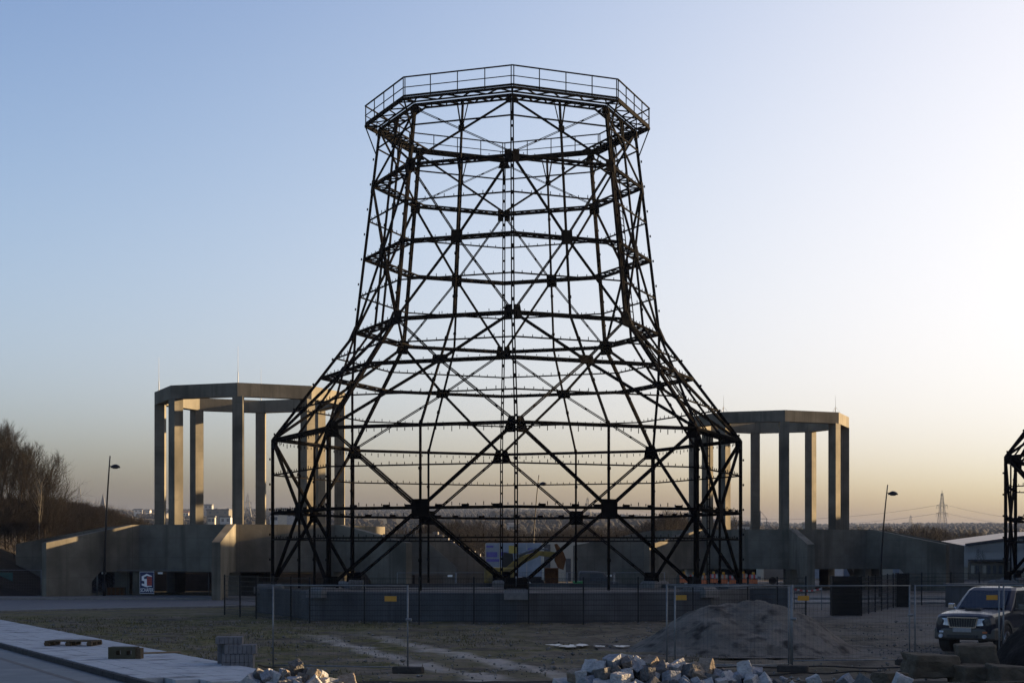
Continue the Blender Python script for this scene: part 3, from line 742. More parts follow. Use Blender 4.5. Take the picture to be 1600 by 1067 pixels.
def stone_pile(xs, ys, Yr, size, label, group, seed, core):
    random.seed(seed); step = size*.86
    x0 = (xs[0]-800)/F*Yr; x1 = (xs[-1]-800)/F*Yr; cnt = 0
    def top(x): return H+(HZ-interp(x/Yr*F+800, xs, ys))/F*Yr
    def surf(x, y): return top(x)-size*.55-(.62*max(0, Yr-y)+.8*max(0, y-Yr-.1))
    y = Yr-size*4.6; row = 0
    while y < Yr+size*2.5:
        x = x0+(row % 2)*step*.5; row += 1
        while x < x1:
            px = x/y*F+800
            if surf(x, y)+size*.3 > H-(1078-HZ)/F*y and cnt < 290:
                s = size*random.choice((.6,.8,.9,1,1,1.1,1.25))
                o = bpy.data.objects.new('granite_sett', random.choice(SM)); col.objects.link(o)
                o.location = (x+random.uniform(-.3,.3)*step, y+random.uniform(-.3,.3)*step, surf(x, y)+random.uniform(-.2,.28)*size)
                o.rotation_euler = [random.uniform(-3.14, 3.14) for _ in range(3)]; o.scale = (s, s, s*random.uniform(.85,1.05))
                tag(o, label, 'stone', group); cnt += 1
            x += step
        y += step
    P = []                                # bedding of small rubble inside the pile
    for i in range(31):
        yy = Yr-2.6+5.0*i/30; row = []
        for j in range(61):
            x = x0-1.2+(x1-x0+2.4)*j/60; e = max(0, x0+.1-x, x-x1+.1)
            row.append((x, yy, max(-.05, surf(min(max(x, x0), x1), yy)-size*.42-e*1.3+.06*noise.noise(Vector((x*4, yy*4, 1))))))
        P.append(row)
    mb = MB(); mb.grid(P); tag(mb.build('rubble_bed', M['rubble'], smooth=True), core, 'rubble', kind='stuff')
    return cnt
M['rubble'] = mat('rubble', (0.021,0.020,0.019), 0.95, scale=6, color2=(0.055,0.050,0.048), bump=0.04, bscale=14)
stone_pile([884,905,935,962,985,1005,1030,1060,1090,1130,1160,1185,1215,1245,1262], [1066,1048,1030,1016,1026,1028,1033,1028,1036,1044,1040,1050,1053,1062,1070], 20.0, .18, 'rough pale granite sett in the right-hand pile of stones', 'granite setts of the right pile', 4, 'dark rubble under the right-hand pile of stones')
stone_pile([372,392,415,440,457,480,505,530,545], [1068,1052,1046,1044,1033,1044,1050,1060,1068], 20.0, .165, 'small granite sett in the left-hand pile of stones', 'granite setts of the left pile', 9, 'dark rubble under the left-hand pile of stones')

# blocks of sandstone in the lower right corner
M['sandstone'] = mat('sandstone', (0.055,0.044,0.032), 0.9, scale=2.5, color2=(0.101,0.084,0.063), bump=0.05, bscale=4)
def boulder(px, py, Y, w_, d_, h_, rz, seed, label, tilt=0):
    o = bpy.data.objects.new('sandstone_block', stone_mesh(seed, 1, 1, 1, 'sandstone_block', M['sandstone'], rough=.07)); col.objects.link(o)
    c = at(px, py, Y); o.location = c; o.scale = (w_, d_, h_); o.rotation_euler = (0, tilt, rz); return tag(o, label, 'stone block', 'sandstone blocks in the lower right corner')
boulder(1452, 1040, 33, .98, .9, .46, .12, 51, 'low flat sandstone block, leftmost of the corner blocks', .05)
boulder(1525, 1029, 33.6, .82, .7, .62, -.12, 52, 'upright rounded sandstone block in front of the car wheel')
boulder(1521, 1059, 32.6, .78, .8, .50, .2, 53, 'sandstone block lying under the upright rounded one')
boulder(1577, 1060, 32.0, .76, .8, .52, .1, 54, 'sandstone block at the very corner, lit warm on its right', .03)
boulder(1390, 1063, 31, .55, .5, .3, .5, 55, 'small dark stone left of the corner blocks')
for i, (px, py, Y, s, l) in enumerate(((1409,1066,26,.24,'pale sett lying alone by the corner blocks'), (1350,1070,30,.3,'dark stone at the bottom edge, between pile and corner blocks'), (1322,1064,21,.16,'pale sett lying alone right of the big pile'), (1272,1066,21,.17,'pale sett at the right foot of the big pile'))):
    o = bpy.data.objects.new('loose_stone', SM[i*3]); col.objects.link(o); o.location = at(px, py, Y); o.rotation_euler = (.5*i, .4, i); o.scale = (s,)*3; tag(o, l, 'stone')
P = []
for i in range(25):
    y = 19+16*i/24; row = []
    for j in range(50):
        x = -4.2+15.6*j/49; py_t = interp(x/y*F+800, [380, 560, 880, 1000, 1270, 1420, 1600], [1085,1078,1085,1076,1074,1062,1058]) 
        f = min(1, max(0, (34.5-y)/1.2)); zt = (H-(py_t+4-HZ)/F*y)
        row.append((x, y, max(-.06, (zt-.02)*f+.03*noise.noise(Vector((x*2, y*2, 0))))))
    P.append(row)
mb = MB(); mb.grid(P); tag(mb.build('embankment', M['earth'], smooth=True), kind='structure')

# ------------------------------------------------------------------ pallet, hollow block, paver stacks, plank
pal = thing('pallet', 'low wooden pallet lying on the pale pavement slabs', 'pallet', gp(108, 1009, .12)+Vector((0,.45,0)), R(-6))
for x in (-.62,0,.62):
    mb = MB(); mb.box(x-.06, x+.06, -.42, .42, .0, .022) 
    for y in (-.38,0,.38): mb.box(x-.07, x+.07, y-.06, y+.06, .0222, .10)
    mb.box(x-.06, x+.06, -.42, .42, .1002, .122); mb.build('bearer', M['wood'], pal)
for i in range(6):
    y = -.38+i*.152; mb = MB(); mb.box(-.68, .68, y-.045, y+.045, .1222, .144); mb.build('deck_board', M['wood'], pal)
hb = thing('hollow_block', 'olive grey hollow block with two openings on the pavement slabs', 'block', gp(190, 1029, .12), R(-3))
mb = MB(); w1, h1 = .44, .34; k2 = gp(190,1029,.12).y/F; w1 = 21.5*k2; h1 = 18.5*k2; 
xs3 = [-w1, -w1*.42, -w1*.08, w1*.36, w1*.70, w1]
for a, b in ((xs3[0],xs3[1]),(xs3[2],xs3[3]),(xs3[4],xs3[5])): mb.box(a, b, 0, .38, 0, h1)
for a, b in ((xs3[1],xs3[2]),(xs3[3],xs3[4])): mb.box(a, b, 0, .38, 0, h1*.34); mb.box(a, b, 0, .38, h1*.72, h1)
mb.build('block_body', mat('block_olive', (0.055,0.052,0.034), .85, var=.2, scale=4), hb)
mb = MB(); mb.box(w1+.004, w1+.12, .05, .33, .0, h1*.9); mb.build('end_cap', M['wood'], hb)
for px0, py, py1, wpx, lb in ((341, 1047, 1020, 50, 'lower right stack of grey pavers beside the slab pavement'), (333, 1040, 1005, 17, 'narrow stack of grey pavers behind the lower right one'), (333, 1023, 996, 41, 'topmost bundle of grey pavers, tilted slightly to the left')):
    pass
def pavers(c, nx, nz, w_, h_, d_, label):
    root = thing('paver_stack', label, 'paver stack', c, R(4), 'bundles of grey pavers')
    for j in range(nz):
        mb = MB()
        for i in range(nx):
            o_ = random.uniform(-.008,.008); mb.box(i*w_+.004, (i+1)*w_-.004, o_, d_+o_, j*h_+.002, (j+1)*h_-.004)
        mb.build('paver_layer', M['paver'], root, bevel=.006)
ps = gp(346, 1047); random.seed(2)
pavers(ps, 7, 2, .105, .19, .5, 'lower bundle of grey pavers at the slab pavement')
pavers(ps+Vector((.06,.02,.385)), 7, 1, .105, .21, .48, 'middle bundle of pale grey pavers resting on the lower one')
pavers(ps+Vector((-.2,.30,.60)), 6, 1, .105, .17, .48, 'topmost bundle of grey pavers, set back to the left')
pavers(ps+Vector((-.20,.56,0)), 3, 3, .105, .197, .4, 'small bundle of grey pavers behind the lower one')
mb = MB(); a, b = gp(215,1020,.14), gp(282,1018,.14); mb.bar(a, b, .09, .04); tag(mb.build('plank', M['wood_pale'], bevel=.004), 'pale plank lying on the pavement beside the hollow block', 'plank')
mb = MB(); a, b = gp(404,1038,.08), gp(494,1044,.06); mb.tube([a, a.lerp(b,.1)+Vector((0,0,-.03)), b], .028, 8); tag(mb.build('pipe', mat('pipe_yellow', (0.147,0.118,0.071), .6)), 'pale yellow pipe lying behind the left pile of stones', 'pipe')
random.seed(14)
for i, (pa, pb, pc) in enumerate((((1000,1049),(1180,1040),(1420,1045)), ((1150,1058),(1260,1052),(1430,1050)), ((215,1023),(300,1030),(345,1036)))):
    a, b, c_ = gp(*pa), gp(*pb), gp(*pc)
    pts = [a.lerp(b, t)*(1-t)+b.lerp(c_, t)*t+Vector((0,0,.03+.02*math.sin(t*20))) for t in lines(0,1,20)]
    mb = MB(); mb.tube(pts, .018, 6); tag(mb.build('cable', M['rubber']), ['black cable lying behind the right pile of stones', 'black cable nearer the corner blocks', 'dark cable running from the hollow block to the paver stack'][i], 'cable')
# ------------------------------------------------------------------ car
def make_car():
    paint = mat('car_paint_blue', (0.004,0.007,0.018), 0.32, 0.0, .1, 2, spec=.25); p_bsdf = paint.node_tree.nodes['Principled BSDF']; p_bsdf.inputs['Coat Weight'].default_value = .3; p_bsdf.inputs['Coat Roughness'].default_value = .06
    silver = mat('car_trim_silver', (0.06,0.057,0.052), 0.45, .2, .08, 3); chrome = mat('chrome', (0.55,0.56,0.58), .15, 1.0, .05)
    plas = mat('car_plastic', (0.02,0.02,0.022), .6); lens = mat('headlight_glass', (0.55,0.60,0.68), .12, .2, .1, 20); tyre = M['rubber']
    root = thing('car', 'dark blue off-road car with bonnet scoop and silver trim at the right edge', 'car', (13.8, 46.9, 0), R(-127))
    def sec(x, zb, zt, hw, cr=.03, sh=.86):
        h = [(0, zb), (.80*hw, zb), (hw*.97, zb+.07), (hw, zb+.22), (hw, zb+(zt-zb)*.62), (hw*.975, zt-.13), (hw*.94, zt-.05), (hw*sh, zt), (hw*.45, zt+cr*.8), (0, zt+cr)]
        return [(x, y, z) for y, z in h]+[(x, -y, z) for y, z in h[-2:0:-1]]
    mb = MB()
    mb.loft([sec(2.33,.50,.90,.66), sec(2.30,.47,1.00,.78,.02), sec(2.15,.44,1.05,.855,.035), sec(1.8,.42,1.09,.88,.045), sec(1.35,.42,1.125,.885,.045), sec(.95,.40,1.15,.885,.03), sec(.4,.38,1.16,.885,.0,.9), sec(-1.05,.38,1.15,.885,.0,.92), sec(-1.15,.40,1.13,.885,-.01,.94), sec(-2.35,.45,1.12,.88,-.01,.94), sec(-2.42,.5,1.05,.84,-.01)])
    mb.build('body', paint, root, smooth=False, fix=True, bevel=.02)
    mb = MB()
    def roof(z, xf, xb, hw, hwf): return [(xf, hwf, z), (xf-.12, hw, z), (xb+.1, hw, z), (xb, hw*.9, z), (xb, -hw*.9, z), (xb+.1, -hw, z), (xf-.12, -hw, z), (xf, -hwf, z)]
    mb.loft([roof(1.12, 1.03, -1.10, .845, .70), roof(1.42, .62, -1.06, .775, .66), roof(1.68, .27, -1.00, .70, .60), roof(1.755, .10, -.93, .64, .54), roof(1.785, -.15, -.80, .50, .42)])
    mb.build('cab', paint, root, smooth=False, fix=True, bevel=.015)
    mb = MB(); ws = [(.965,.66,1.185),(.965,-.66,1.185),(.665,-.62,1.405),(.335,-.555,1.645),(.335,.555,1.645),(.665,.62,1.405)]
    mb.add([(x+.022, y, z+.018) for x, y, z in ws], [(0,1,2,5),(5,2,3,4)]); mb.build('windscreen', M['glass'], root, fix=True)
    for s in (-1, 1):
        for xa, xb in ((.52, -.25), (-.33, -.92)):
            z0, z1 = 1.19, 1.62; y0 = .845-(z0-1.12)*.24+.012; y1 = .845-(z1-1.12)*.258+.014
            top_a = min(xa, .23) if xa > 0 else xa
            mb = MB(); q = [(xa+.12 if xa > 0 else xa, s*y0, z0), (top_a, s*y1, z1), (xb+.0, s*y1, z1), (xb, s*y0, z0)]
            mb.add(q, [(0,1,2,3)]); mb.build('side_window', M['glass'], root, fix=True)
        mb = MB(); mb.bar((.95,s*.895,.55), (-1.0,s*.895,.55), .02, .20); mb.build('side_cladding', silver, root, bevel=.008)
        mb = MB(); mb.bar((.62,s*.82,1.16),(.60,s*.98,1.20), .05,.04); mb.bar((.60,s*.93,1.225),(.60,s*1.11,1.225), .09,.16); o = mb.build('mirror', silver if s > 0 else chrome, root, bevel=.025)
        mb = MB(); mb.box(.12,.28, s*.89-.012, s*.89+.012, 1.0, 1.035); mb.build('door_handle', chrome, root, bevel=.005)
        for x in (1.45, -1.45):
            mb = MB(); pts = [(x+.47*math.cos(t), s*.885, .40+.45*math.sin(t)) for t in lines(-.12, math.pi+.12, 18)]
            for a, b in zip(pts[:-1], pts[1:]): mb.bar(a, b, .09, .075, up=(0,s,0))
            mb.build('wheel_arch', silver, root, bevel=.01)
            mb = MB(); mb.tube([(x, s*.60, .40),(x, s*.890, .40)], .43, 24); mb.build('wheel_well', M['black'], root)
            mb = MB(); mb.tube([(x, s*.66, .37),(x, s*.69, .37),(x, s*.90, .37),(x, s*.925, .37)], [.33,.37,.37,.34], 28); wh = mb.build('wheel', tyre, root, bevel=.01)
            mb = MB(); mb.tube([(x, s*.90, .37),(x, s*.93, .37)], [.23,.22], 20)
            mb.build('rim', chrome, wh); mb = MB()
            for i in range(6): a = i*math.pi/3+.3; mb.bar((x+.06*math.cos(a), s*.936, .37+.06*math.sin(a)), (x+.2*math.cos(a), s*.936, .37+.2*math.sin(a)), .05, .012, up=(0,s,0))
            mb.build('rim_spokes', M['black'], wh)
        mb = MB()                          # headlight
        mb.loft([[(2.345,s*.37,.735),(2.29,s*.74,.755),(2.29,s*.74,.955),(2.345,s*.40,.945)], [(2.36,s*.38,.75),(2.31,s*.71,.765),(2.30,s*.71,.93),(2.355,s*.42,.925)]])
        mb.build('headlight', lens, root, fix=True, bevel=.012)
        mb = MB(); mb.box(2.30,2.355, s*.57-.11, s*.57+.11, .55, .60); mb.build('indicator', mat('lens_orange',(0.35,0.10,0.03),.3) if s > 0 else bpy.data.materials['lens_orange'] if 'lens_orange' in bpy.data.materials else lens, root, bevel=.008)
        mb = MB(); mb.tube([(2.34, s*.62, .46),(2.405, s*.62, .46)], .055, 12); mb.build('fog_lamp', lens, root)
    mb = MB()
    mb.loft([[(2.30-abs(y)**3*.25, y, z) for y in lines(-.86,.86,10)]+[(1.98, .90, z), (1.9,.86,z), (1.9,-.86,z), (1.98,-.90,z)] for z in (.36,.40,.52,.64,.69)])
    for i, v in enumerate(mb.v): mb.v[i] = (v[0]+(.10 if v[2] in (.40,.52,.64) else .05), v[1], v[2])
    mb.build('bumper', silver, root, fix=True, bevel=.015)
    mb = MB(); mb.box(2.38,2.412,-.44,.44,.415,.50); mb.build('air_intake', M['black'], root)
    mb = MB(); mb.box(2.40,2.42,-.26,.26,.575,.685); mb.build('number_plate', mat('plate',(0.210,0.215,0.230),.4,var=.04), root, bevel=.004)
    g = [(-.36,.70),(.36,.70),(.43,.97),(-.43,.97)]
    mb = MB(); mb.prism([(2.315,y,z) for y, z in g], (.03,0,0)); mb.build('grille', M['black'], root)
    mb = MB()
    for i in range(4): a, b = g[i], g[(i+1) % 4]; mb.bar((2.355,*a),(2.355,*b), .035,.045, up=(1,0,0))
    mb.build('grille_surround', chrome, root); mb = MB()
    for i in range(1, 11): t = i/11; a = (2.352, g[0][0]+(g[1][0]-g[0][0])*t, .70); b = (2.352, g[3][0]+(g[2][0]-g[3][0])*t, .97); mb.bar(a, b, .010,.012)
    mb.build('grille_bars', silver, root)
    mb = MB(); mb.loft([[(1.62,-.24,1.13),(1.62,.24,1.13),(1.60,.21,1.215),(1.60,-.21,1.215)], [(1.15,-.20,1.14),(1.15,.20,1.14),(1.15,.17,1.185),(1.15,-.17,1.185)]]); mb.build('bonnet_scoop', paint, root, fix=True, bevel=.012)
    mb = MB(); mb.box(1.613,1.628,-.19,.19,1.155,1.20); mb.build('scoop_opening', M['black'], root)
    for y in (.35,-.15): mb = MB(); mb.bar((1.0,y,1.185),(.83,y+.42,1.30), .015); mb.build('wiper', plas, root)
    mb = MB(); mb.bar((.83,.0,1.30),(.83,.0,1.30001), .01)
    for s in (-1,1): mb = MB(); mb.bar((.02,s*.52,1.80),(-.8,s*.52,1.80), .035); mb.build('roof_rail', chrome, root)
make_car()

# ------------------------------------------------------------------ excavator, trailer, barriers, buildings between the platforms
ex = thing('excavator', 'olive yellow excavator with lowered bucket behind the steel tower', 'excavator', (0, 96, 0))
def e(px, py): p = at(px, py, 96); return Vector((p.x, 0, p.z))
mb = MB(); Yv = Vector((0,1,0))
def arm(name, pts, w_, m):
    mb = MB()
    mb.prism([e(*p)-Yv*w_/2 for p in pts], Yv*w_); return mb.build(name, m, ex, fix=True, bevel=.02)
arm('boom', [(780,899),(788,888),(806,873),(822,866),(842,859),(846,863),(840,870),(826,876),(812,884),(800,897),(790,903)], .55, M['excavator'])
arm('stick', [(838,860),(858,861),(872,863),(872,869),(856,870),(838,867)], .4, M['excavator'])
arm('bucket', [(866,850),(870,849),(880,862),(884,873),(880,890),(872,887),(866,874),(870,862)], 1.1, M['rust'])
mb = MB(); mb.tube([e(806,868)-Yv*.1, e(838,857)-Yv*.1], .09, 8); mb.tube([e(838,857)-Yv*.1, e(856,858)-Yv*.1], .05, 8); mb.build('hydraulic_ram', M['galv'], ex)
mb = MB(); a, b = e(757,905), e(800,889); mb.box(a.x, b.x+.2, -1.2, 1.2, 1.05, 1.95); mb.build('machine_body', M['excavator'], ex, bevel=.08)
mb = MB(); mb.prism([(b.x-.6,.2,1.9),(b.x+.15,.2,1.9),(b.x+.05,.2,2.75),(b.x-.5,.2,2.85)], (0,1.0,0)); cb = mb.build('cab', M['black'], ex, fix=True, bevel=.03)
for s in (-1.35, .85):
    mb = MB(); pr = []
    for t in lines(math.pi/2, 1.5*math.pi, 8): pr.append((a.x+.1+.42*math.cos(t), s, .45+.42*math.sin(t)))
    for t in lines(-math.pi/2, math.pi/2, 8): pr.append((b.x+.2+.42*math.cos(t), s, .45+.42*math.sin(t)))
    mb.prism(pr, (0,.5,0)); mb.build('track', M['black'], ex, fix=True)
c = thing('skip', 'rusty orange skip container below the excavator bucket', 'skip', (at(862,903,98).x, 98, 0))
mb = MB(); x = 10/F*98
mb.loft([[(-x,-.8,.1),(x*.9,-.8,.1),(x*.9,.8,.1),(-x,.8,.1)], [(-x*1.1,-.9,1.9),(x,-.9,1.9),(x,.9,1.9),(-x*1.1,.9,1.9)]]); mb.build('skip_body', M['rust'], c, fix=True)
mb = MB(); [mb.bar((-x*1.0+i*x*.48,-.86,.15),(-x*1.06+i*x*.49,-.93,1.85), .06) for i in range(5)]; mb.build('ribs', M['rust'], c)

M['wall_white'] = mat('cladding_white', (0.310,0.310,0.300), .6, var=.06, scale=1, bump=.0, wear=((.45,.44,.42),.4,.5,.7))
M['wall_cream'] = mat('cladding_cream', (0.310,0.285,0.230), .7, var=.06, scale=1)
M['wall_blue'] = mat('cladding_paleblue', (0.210,0.250,0.300), .5, var=.15, scale=1.5)
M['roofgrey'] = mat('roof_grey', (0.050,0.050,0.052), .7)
M['window'] = mat('window_glass', (0.06,0.07,0.08), .12)
def box_thing(name, label, cat, x0, x1, y0, y1, z0, z1, m, group=None, parts=()):
    root = thing(name, label, cat, ((x0+x1)/2, y0, 0), 0, group); cx = (x0+x1)/2
    mb = MB(); mb.box(x0-cx, x1-cx, 0, y1-y0, z0, z1); mb.build('wall', m, root, bevel=.03)
    for nm, mm, rects in parts:            # rectangles on the front face, each a part
        for a, b, c, d in rects:
            mb = MB(); mb.box(a-cx, b-cx, -.05, .0-.003, c, d); mb.build(nm, mm, root)
    return root
Y = 118.0
def X(px, Y): return (px-800)/F*Y
def Z(py, Y): return H+(HZ-py)/F*Y
# box trailer with banners
tr = thing('box_trailer', 'pale blue box trailer with coloured panels behind the steel tower', 'trailer', (X(803,Y), Y, 0))
mb = MB(); x = 44/F*Y; mb.box(-x, x, 0, 2.5, 1.1, Z(848,Y)); mb.build('box', M['wall_blue'], tr, bevel=.03)
pur = mat('banner_violet', (.10,.09,.32), .6, var=.2, scale=2); yel = mat('banner_yellow', (.38,.30,.06), .6)
for a, b, c_, d, m in ((-43,-26,862,870,pur),(-44,-20,873,877,pur),(-8,4,852,864,yel),(-20,-10,862,868,pur),(22,30,856,872,pur),(8,20,866,874,M['black']),(-44,-32,852,855,pur)):
    mb = MB(); mb.box(a/F*Y, b/F*Y, -.03, -.004, Z(d,Y), Z(c_,Y)); mb.build('banner', m, tr)
for px in (-38,-10,20,38):
    mb = MB(); mb.tube([(px/F*Y,.1,.5),(px/F*Y,.4,.5)], .48, 14); mb.build('wheel', M['rubber'], tr)
mb = MB(); mb.box(-x, x, .2, 2.3, .75, 1.09); mb.build('chassis', M['black'], tr)
mb = MB(); [mb.bar((px/F*Y,-.06,.9),(px/F*Y,-.06,Z(849,Y)), .06) for px in (-44,-22,6,20,44)]; mb.build('side_posts', M['wall_white'], tr)
# cream hall whose gable catches the sun
Yc = 165; box_thing('hall', 'low cream hall showing a sunlit strip between trailer and dark wall', 'building', X(852,Yc), X(965,Yc), Yc, Yc+20, 0, Z(847,Yc), M['wall_cream'], parts=(('door', M['roofgrey'], [(X(884,Yc), X(892,Yc), 0, 2.3)]), ('wall_panel', M['roofgrey'], [(X(850,Yc), X(860,Yc), 0, Z(850,Yc))])))
# long white warehouse on the right
Yw = 178
wh = box_thing('warehouse', 'long white warehouse with corrugated wall behind the right-hand platform', 'building', X(1238,Yw), X(1700,Yw), Yw, Yw+40, 1.3, Z(852,Yw), M['wall_white'])
base = wh.location.x
mb = MB(); mb.box(X(1238,Yw)-base+.2, X(1700,Yw)-base-.2, .15, 39, 0, 1.3); mb.build('plinth', M['wall_cream'], wh)
mb = MB(); xa, xb = X(1512,Yw)-base, X(1700,Yw)-base
mb.prism([(xa,-.1,Z(853,Yw)),(xb,-.1,Z(853,Yw)),(xb,-.1,Z(826,Yw)),(xa+.1,-.1,Z(851,Yw))], (0,30,0)); mb.build('gable', M['wall_white'], wh, fix=True)
mb = MB(); mb.bar((xa-.3,-.2,Z(851,Yw)), (xb,-.2,Z(825,Yw)), .25, .3); mb.build('verge', M['roofgrey'], wh)
mb = MB(); 
for i in range(150):
    px = 1240+i*3.05; zt = Z(853,Yw) if px < 1514 else Z(851-(px-1512)*.135,Yw); x = X(px,Yw)-base; mb.bar((x,-.12,1.35 if px<1500 else 3.0),(x,-.12,zt), .05,.05,caps=False)
mb.build('cladding_ribs', M['wall_white'], wh)
mb = MB(); mb.box(X(1512,Yw)-base, X(1575,Yw)-base, -1.2, -.1, Z(876,Yw), Z(873.5,Yw)); mb.build('canopy', M['roofgrey'], wh)
M['plaster'] = mat('plaster_tan', (0.125,0.115,0.095), .8)
mb = MB(); mb.box(X(1512,Yw)-base, X(1575,Yw)-base, -.6, -.1, 0, Z(878,Yw)); mb.build('ground_floor', M['plaster'], wh)
for px in (1515,1522,1533,1540,1549,1558): mb = MB(); mb.box(X(px,Yw)-base, X(px+5,Yw)-base, -.63, -.601, Z(896,Yw), Z(883,Yw)); mb.build('window', M['wall_cream'] if px in (1515,1533) else M['window'], wh)
for px, wd in ((1271,14),(1300,6),(1395,10)): mb = MB(); mb.box(X(px,Yw)-base, X(px+wd,Yw)-base, -.06, -.004, 0.1, 3.0); mb.build('door', mat('door_grey', (.2,.22,.25), .6) if px == 1271 else bpy.data.materials['door_grey'], wh)
# blue container and small vans near the right-hand platform
Yb = 150
for i, (px0, px1, py0, m, l, cat) in enumerate(((1318,1352,889,M['wall_blue'],'pale blue container under the right-hand concrete base','container'),)):
    r_ = thing('container', l, cat, (X(px0,Yb), Yb, 0)); wdt = X(px1,Yb)-X(px0,Yb)
    mb = MB(); mb.box(0, wdt, 0, 6, .1, 2.4); mb.build('container_body', m, r_, bevel=.03); mb = MB()
    for j in range(12): mb.bar((wdt*j/11,-.03,.15),(wdt*j/11,-.03,2.3),.05)
    mb.build('ribs', m, r_)
def van(px, Yv_, L_, h, m, label, name='van'):
    r_ = thing(name, label, name, (X(px,Yv_), Yv_, 0)); mb = MB()
    mb.prism([(-L_/2,0,.35),(L_/2,0,.35),(L_/2,0,h*.55),(L_/2-.55,0,h*.6),(L_/2-1.0,0,h*.95),(L_/2-1.3,0,h),(-L_/2+.1,0,h),(-L_/2,0,h*.9)], (0,1.8,0)); mb.build('body', m, r_, fix=True, bevel=.05)
    mb = MB(); mb.prism([(L_/2-.75,-.01,h*.6),(L_/2-1.12,-.01,h*.9),(L_/2-1.9,-.01,h*.9),(L_/2-1.9,-.01,h*.6)], (0,-.01,0)); mb.build('window', M['window'], r_, fix=True)
    for x in (-L_/2+.8, L_/2-.8): mb = MB(); mb.tube([(x,-.03,.34),(x,.25,.34)], .34, 14); mb.build('wheel', M['rubber'], r_)
van(1105, 128, 3.2, 1.75, M['wall_white'], 'white van behind the orange barriers at the right of the tower')
van(822, 112, 1.9, 1.15, M['wall_white'], 'small white car below the blue trailer', 'car')
van(936, 108, 2.6, 1.6, M['roofgrey'], 'dark van parked before the dark concrete wall', 'van')
van(1140, 140, 4.0, 1.8, M['wall_blue'], 'pale blue van behind the right leg of the steel tower')
van(1228, 148, 4.0, 1.9, M['wall_cream'], 'cream van seen under the right-hand concrete base')
mb = MB(); g_ = thing('waste_bin', 'bright green waste bin in front of the dark concrete wall', 'bin', (X(903,100), 100, 0))
mb.loft([[(-.2,0,.1),(.25,0,.1),(.25,.5,.1),(-.2,.5,.1)], [(-.27,-.05,1.0),(.32,-.05,1.0),(.32,.6,1.0),(-.27,.6,1.0)]]); mb.build('bin_body', mat('bin_green',(.02,.22,.06),.5), g_, fix=True)
mb = MB(); mb.box(-.3,.35,-.08,.62,1.003,1.08); mb.build('lid', bpy.data.materials['bin_green'], g_)
orange = mat('barrier_orange', (.50,.13,.04), .6, var=.2, scale=6); redm = mat('barrier_red', (.40,.05,.04), .5)
bl = ['leftmost','second','third','fourth','fifth','sixth','seventh','eighth']
for i in range(8):                        # row of road barriers right of the tower foot
    px = 1062+i*15.5; Yq = 113; r_ = thing('road_barrier', f'{bl[i]} orange and white road barrier beyond the right side of the basin', 'barrier', (X(px,Yq), Yq, 0), 0, 'road barriers beyond the basin')
    wv = 13/F*Yq; zt = Z(896+(i % 3),Yq)
    for j in range(4): mb = MB(); mb.box(wv*j/4, wv*(j+1)/4, 0, .04, zt-.30, zt-.02); mb.build('board', [redm, M['wall_white']][j % 2] if i % 2 else [orange, M['wall_cream']][j % 2], r_)
    mb = MB(); mb.box(0, wv, .01, .05, zt-.62, zt-.34); mb.build('lower_board', orange, r_)
    for x in (.05, wv-.05): mb = MB(); mb.bar((x,.06,0),(x,.06,zt), .05); mb.build('leg', M['galv'], r_)
    mb = MB(); mb.tube([(wv*.5,.02,zt),(wv*.5,.02,zt+.16)], .09, 10); mb.build('warning_lamp', M['yellow_tag'], r_)
mb = MB(); a, b = at(1241,920,80), at(1284,919,80)
r_ = thing('barrier_tape', 'red and white barrier tape stretched right of the basin', 'tape', (a.x, 80, 0))
n_ = 10
for j in range(n_): mb = MB(); p = (b-a)*(j/n_); q = (b-a)*((j+1)/n_); mb.bar((p.x,0,a.z+p.z-.1*math.sin(j/n_*3.1)),(q.x,0,a.z+q.z-.1*math.sin((j+1)/n_*3.1)), .01,.08); mb.build('tape_stripe', [redm, M['wall_white']][j % 2], r_)
for x in (0,(b-a).x): mb = MB(); mb.bar((x,.03,0),(x,.03,a.z+.1), .04); mb.build('stake', M['galv'], r_)
# concrete stair ramp between the left platform and the trailer
st = thing('stair_ramp', 'grey concrete stair ramp descending right of the left platform', 'ramp', (0, 122, 0))
mb = MB(); q = [(X(648,122),0,Z(833,122)),(X(676,122),0,Z(833,122)),(X(792,122),0,Z(893,122)),(X(792,122),0,-.1),(X(648,122),0,-.1)]; mb.prism(q, (0,3,0)); mb.build('ramp_body', M['conc'], st, fix=True)
mb = MB()
for i in range(14): t = i/14; x = X(676,122)+(X(792,122)-X(676,122))*t; z = Z(833,122)+(Z(893,122)-Z(833,122))*t; mb.box(x, x+.38, .2, 2.8, z-.5, z+.12)
mb.build('steps', M['conc_pale'], st)
mb = MB()
for i in range(5): x = X(630+i*6,122); mb.bar((x,1,Z(834,122)),(x,1,Z(818,122)),.04)
for pz in (818,823): mb.bar((X(628,122),1,Z(pz,122)),(X(656,122),1,Z(pz,122)),.04)
mb.build('railing', M['galv'], st)
rs = thing('rubble_blocks', 'pale broken concrete block lying in the basin left of the front', 'block', at(556,914,70))
o = bpy.data.objects.new('broken_block', stone_mesh(77, 1, 1, 1, 'broken_block', M['conc_pale'])); col.objects.link(o); o.parent = rs; o.location = (0,0,.03); o.scale = (.62,.5,.36)
# lean-to and far right wall behind car
bx = thing('equipment_cabinet', 'low blue grey cabinet behind the blue car', 'cabinet', (X(1566,84), 84, 0))
mb = MB(); mb.box(-2.6, 4, 0, 1.2, 0, 1.1); mb.build('cabinet_body', M['conc_low'], bx, bevel=.03); mb = MB(); mb.box(-2.7, 4.1, -.1, 1.3, 1.103, 1.2); mb.build('cabinet_lid', M['roofgrey'], bx)
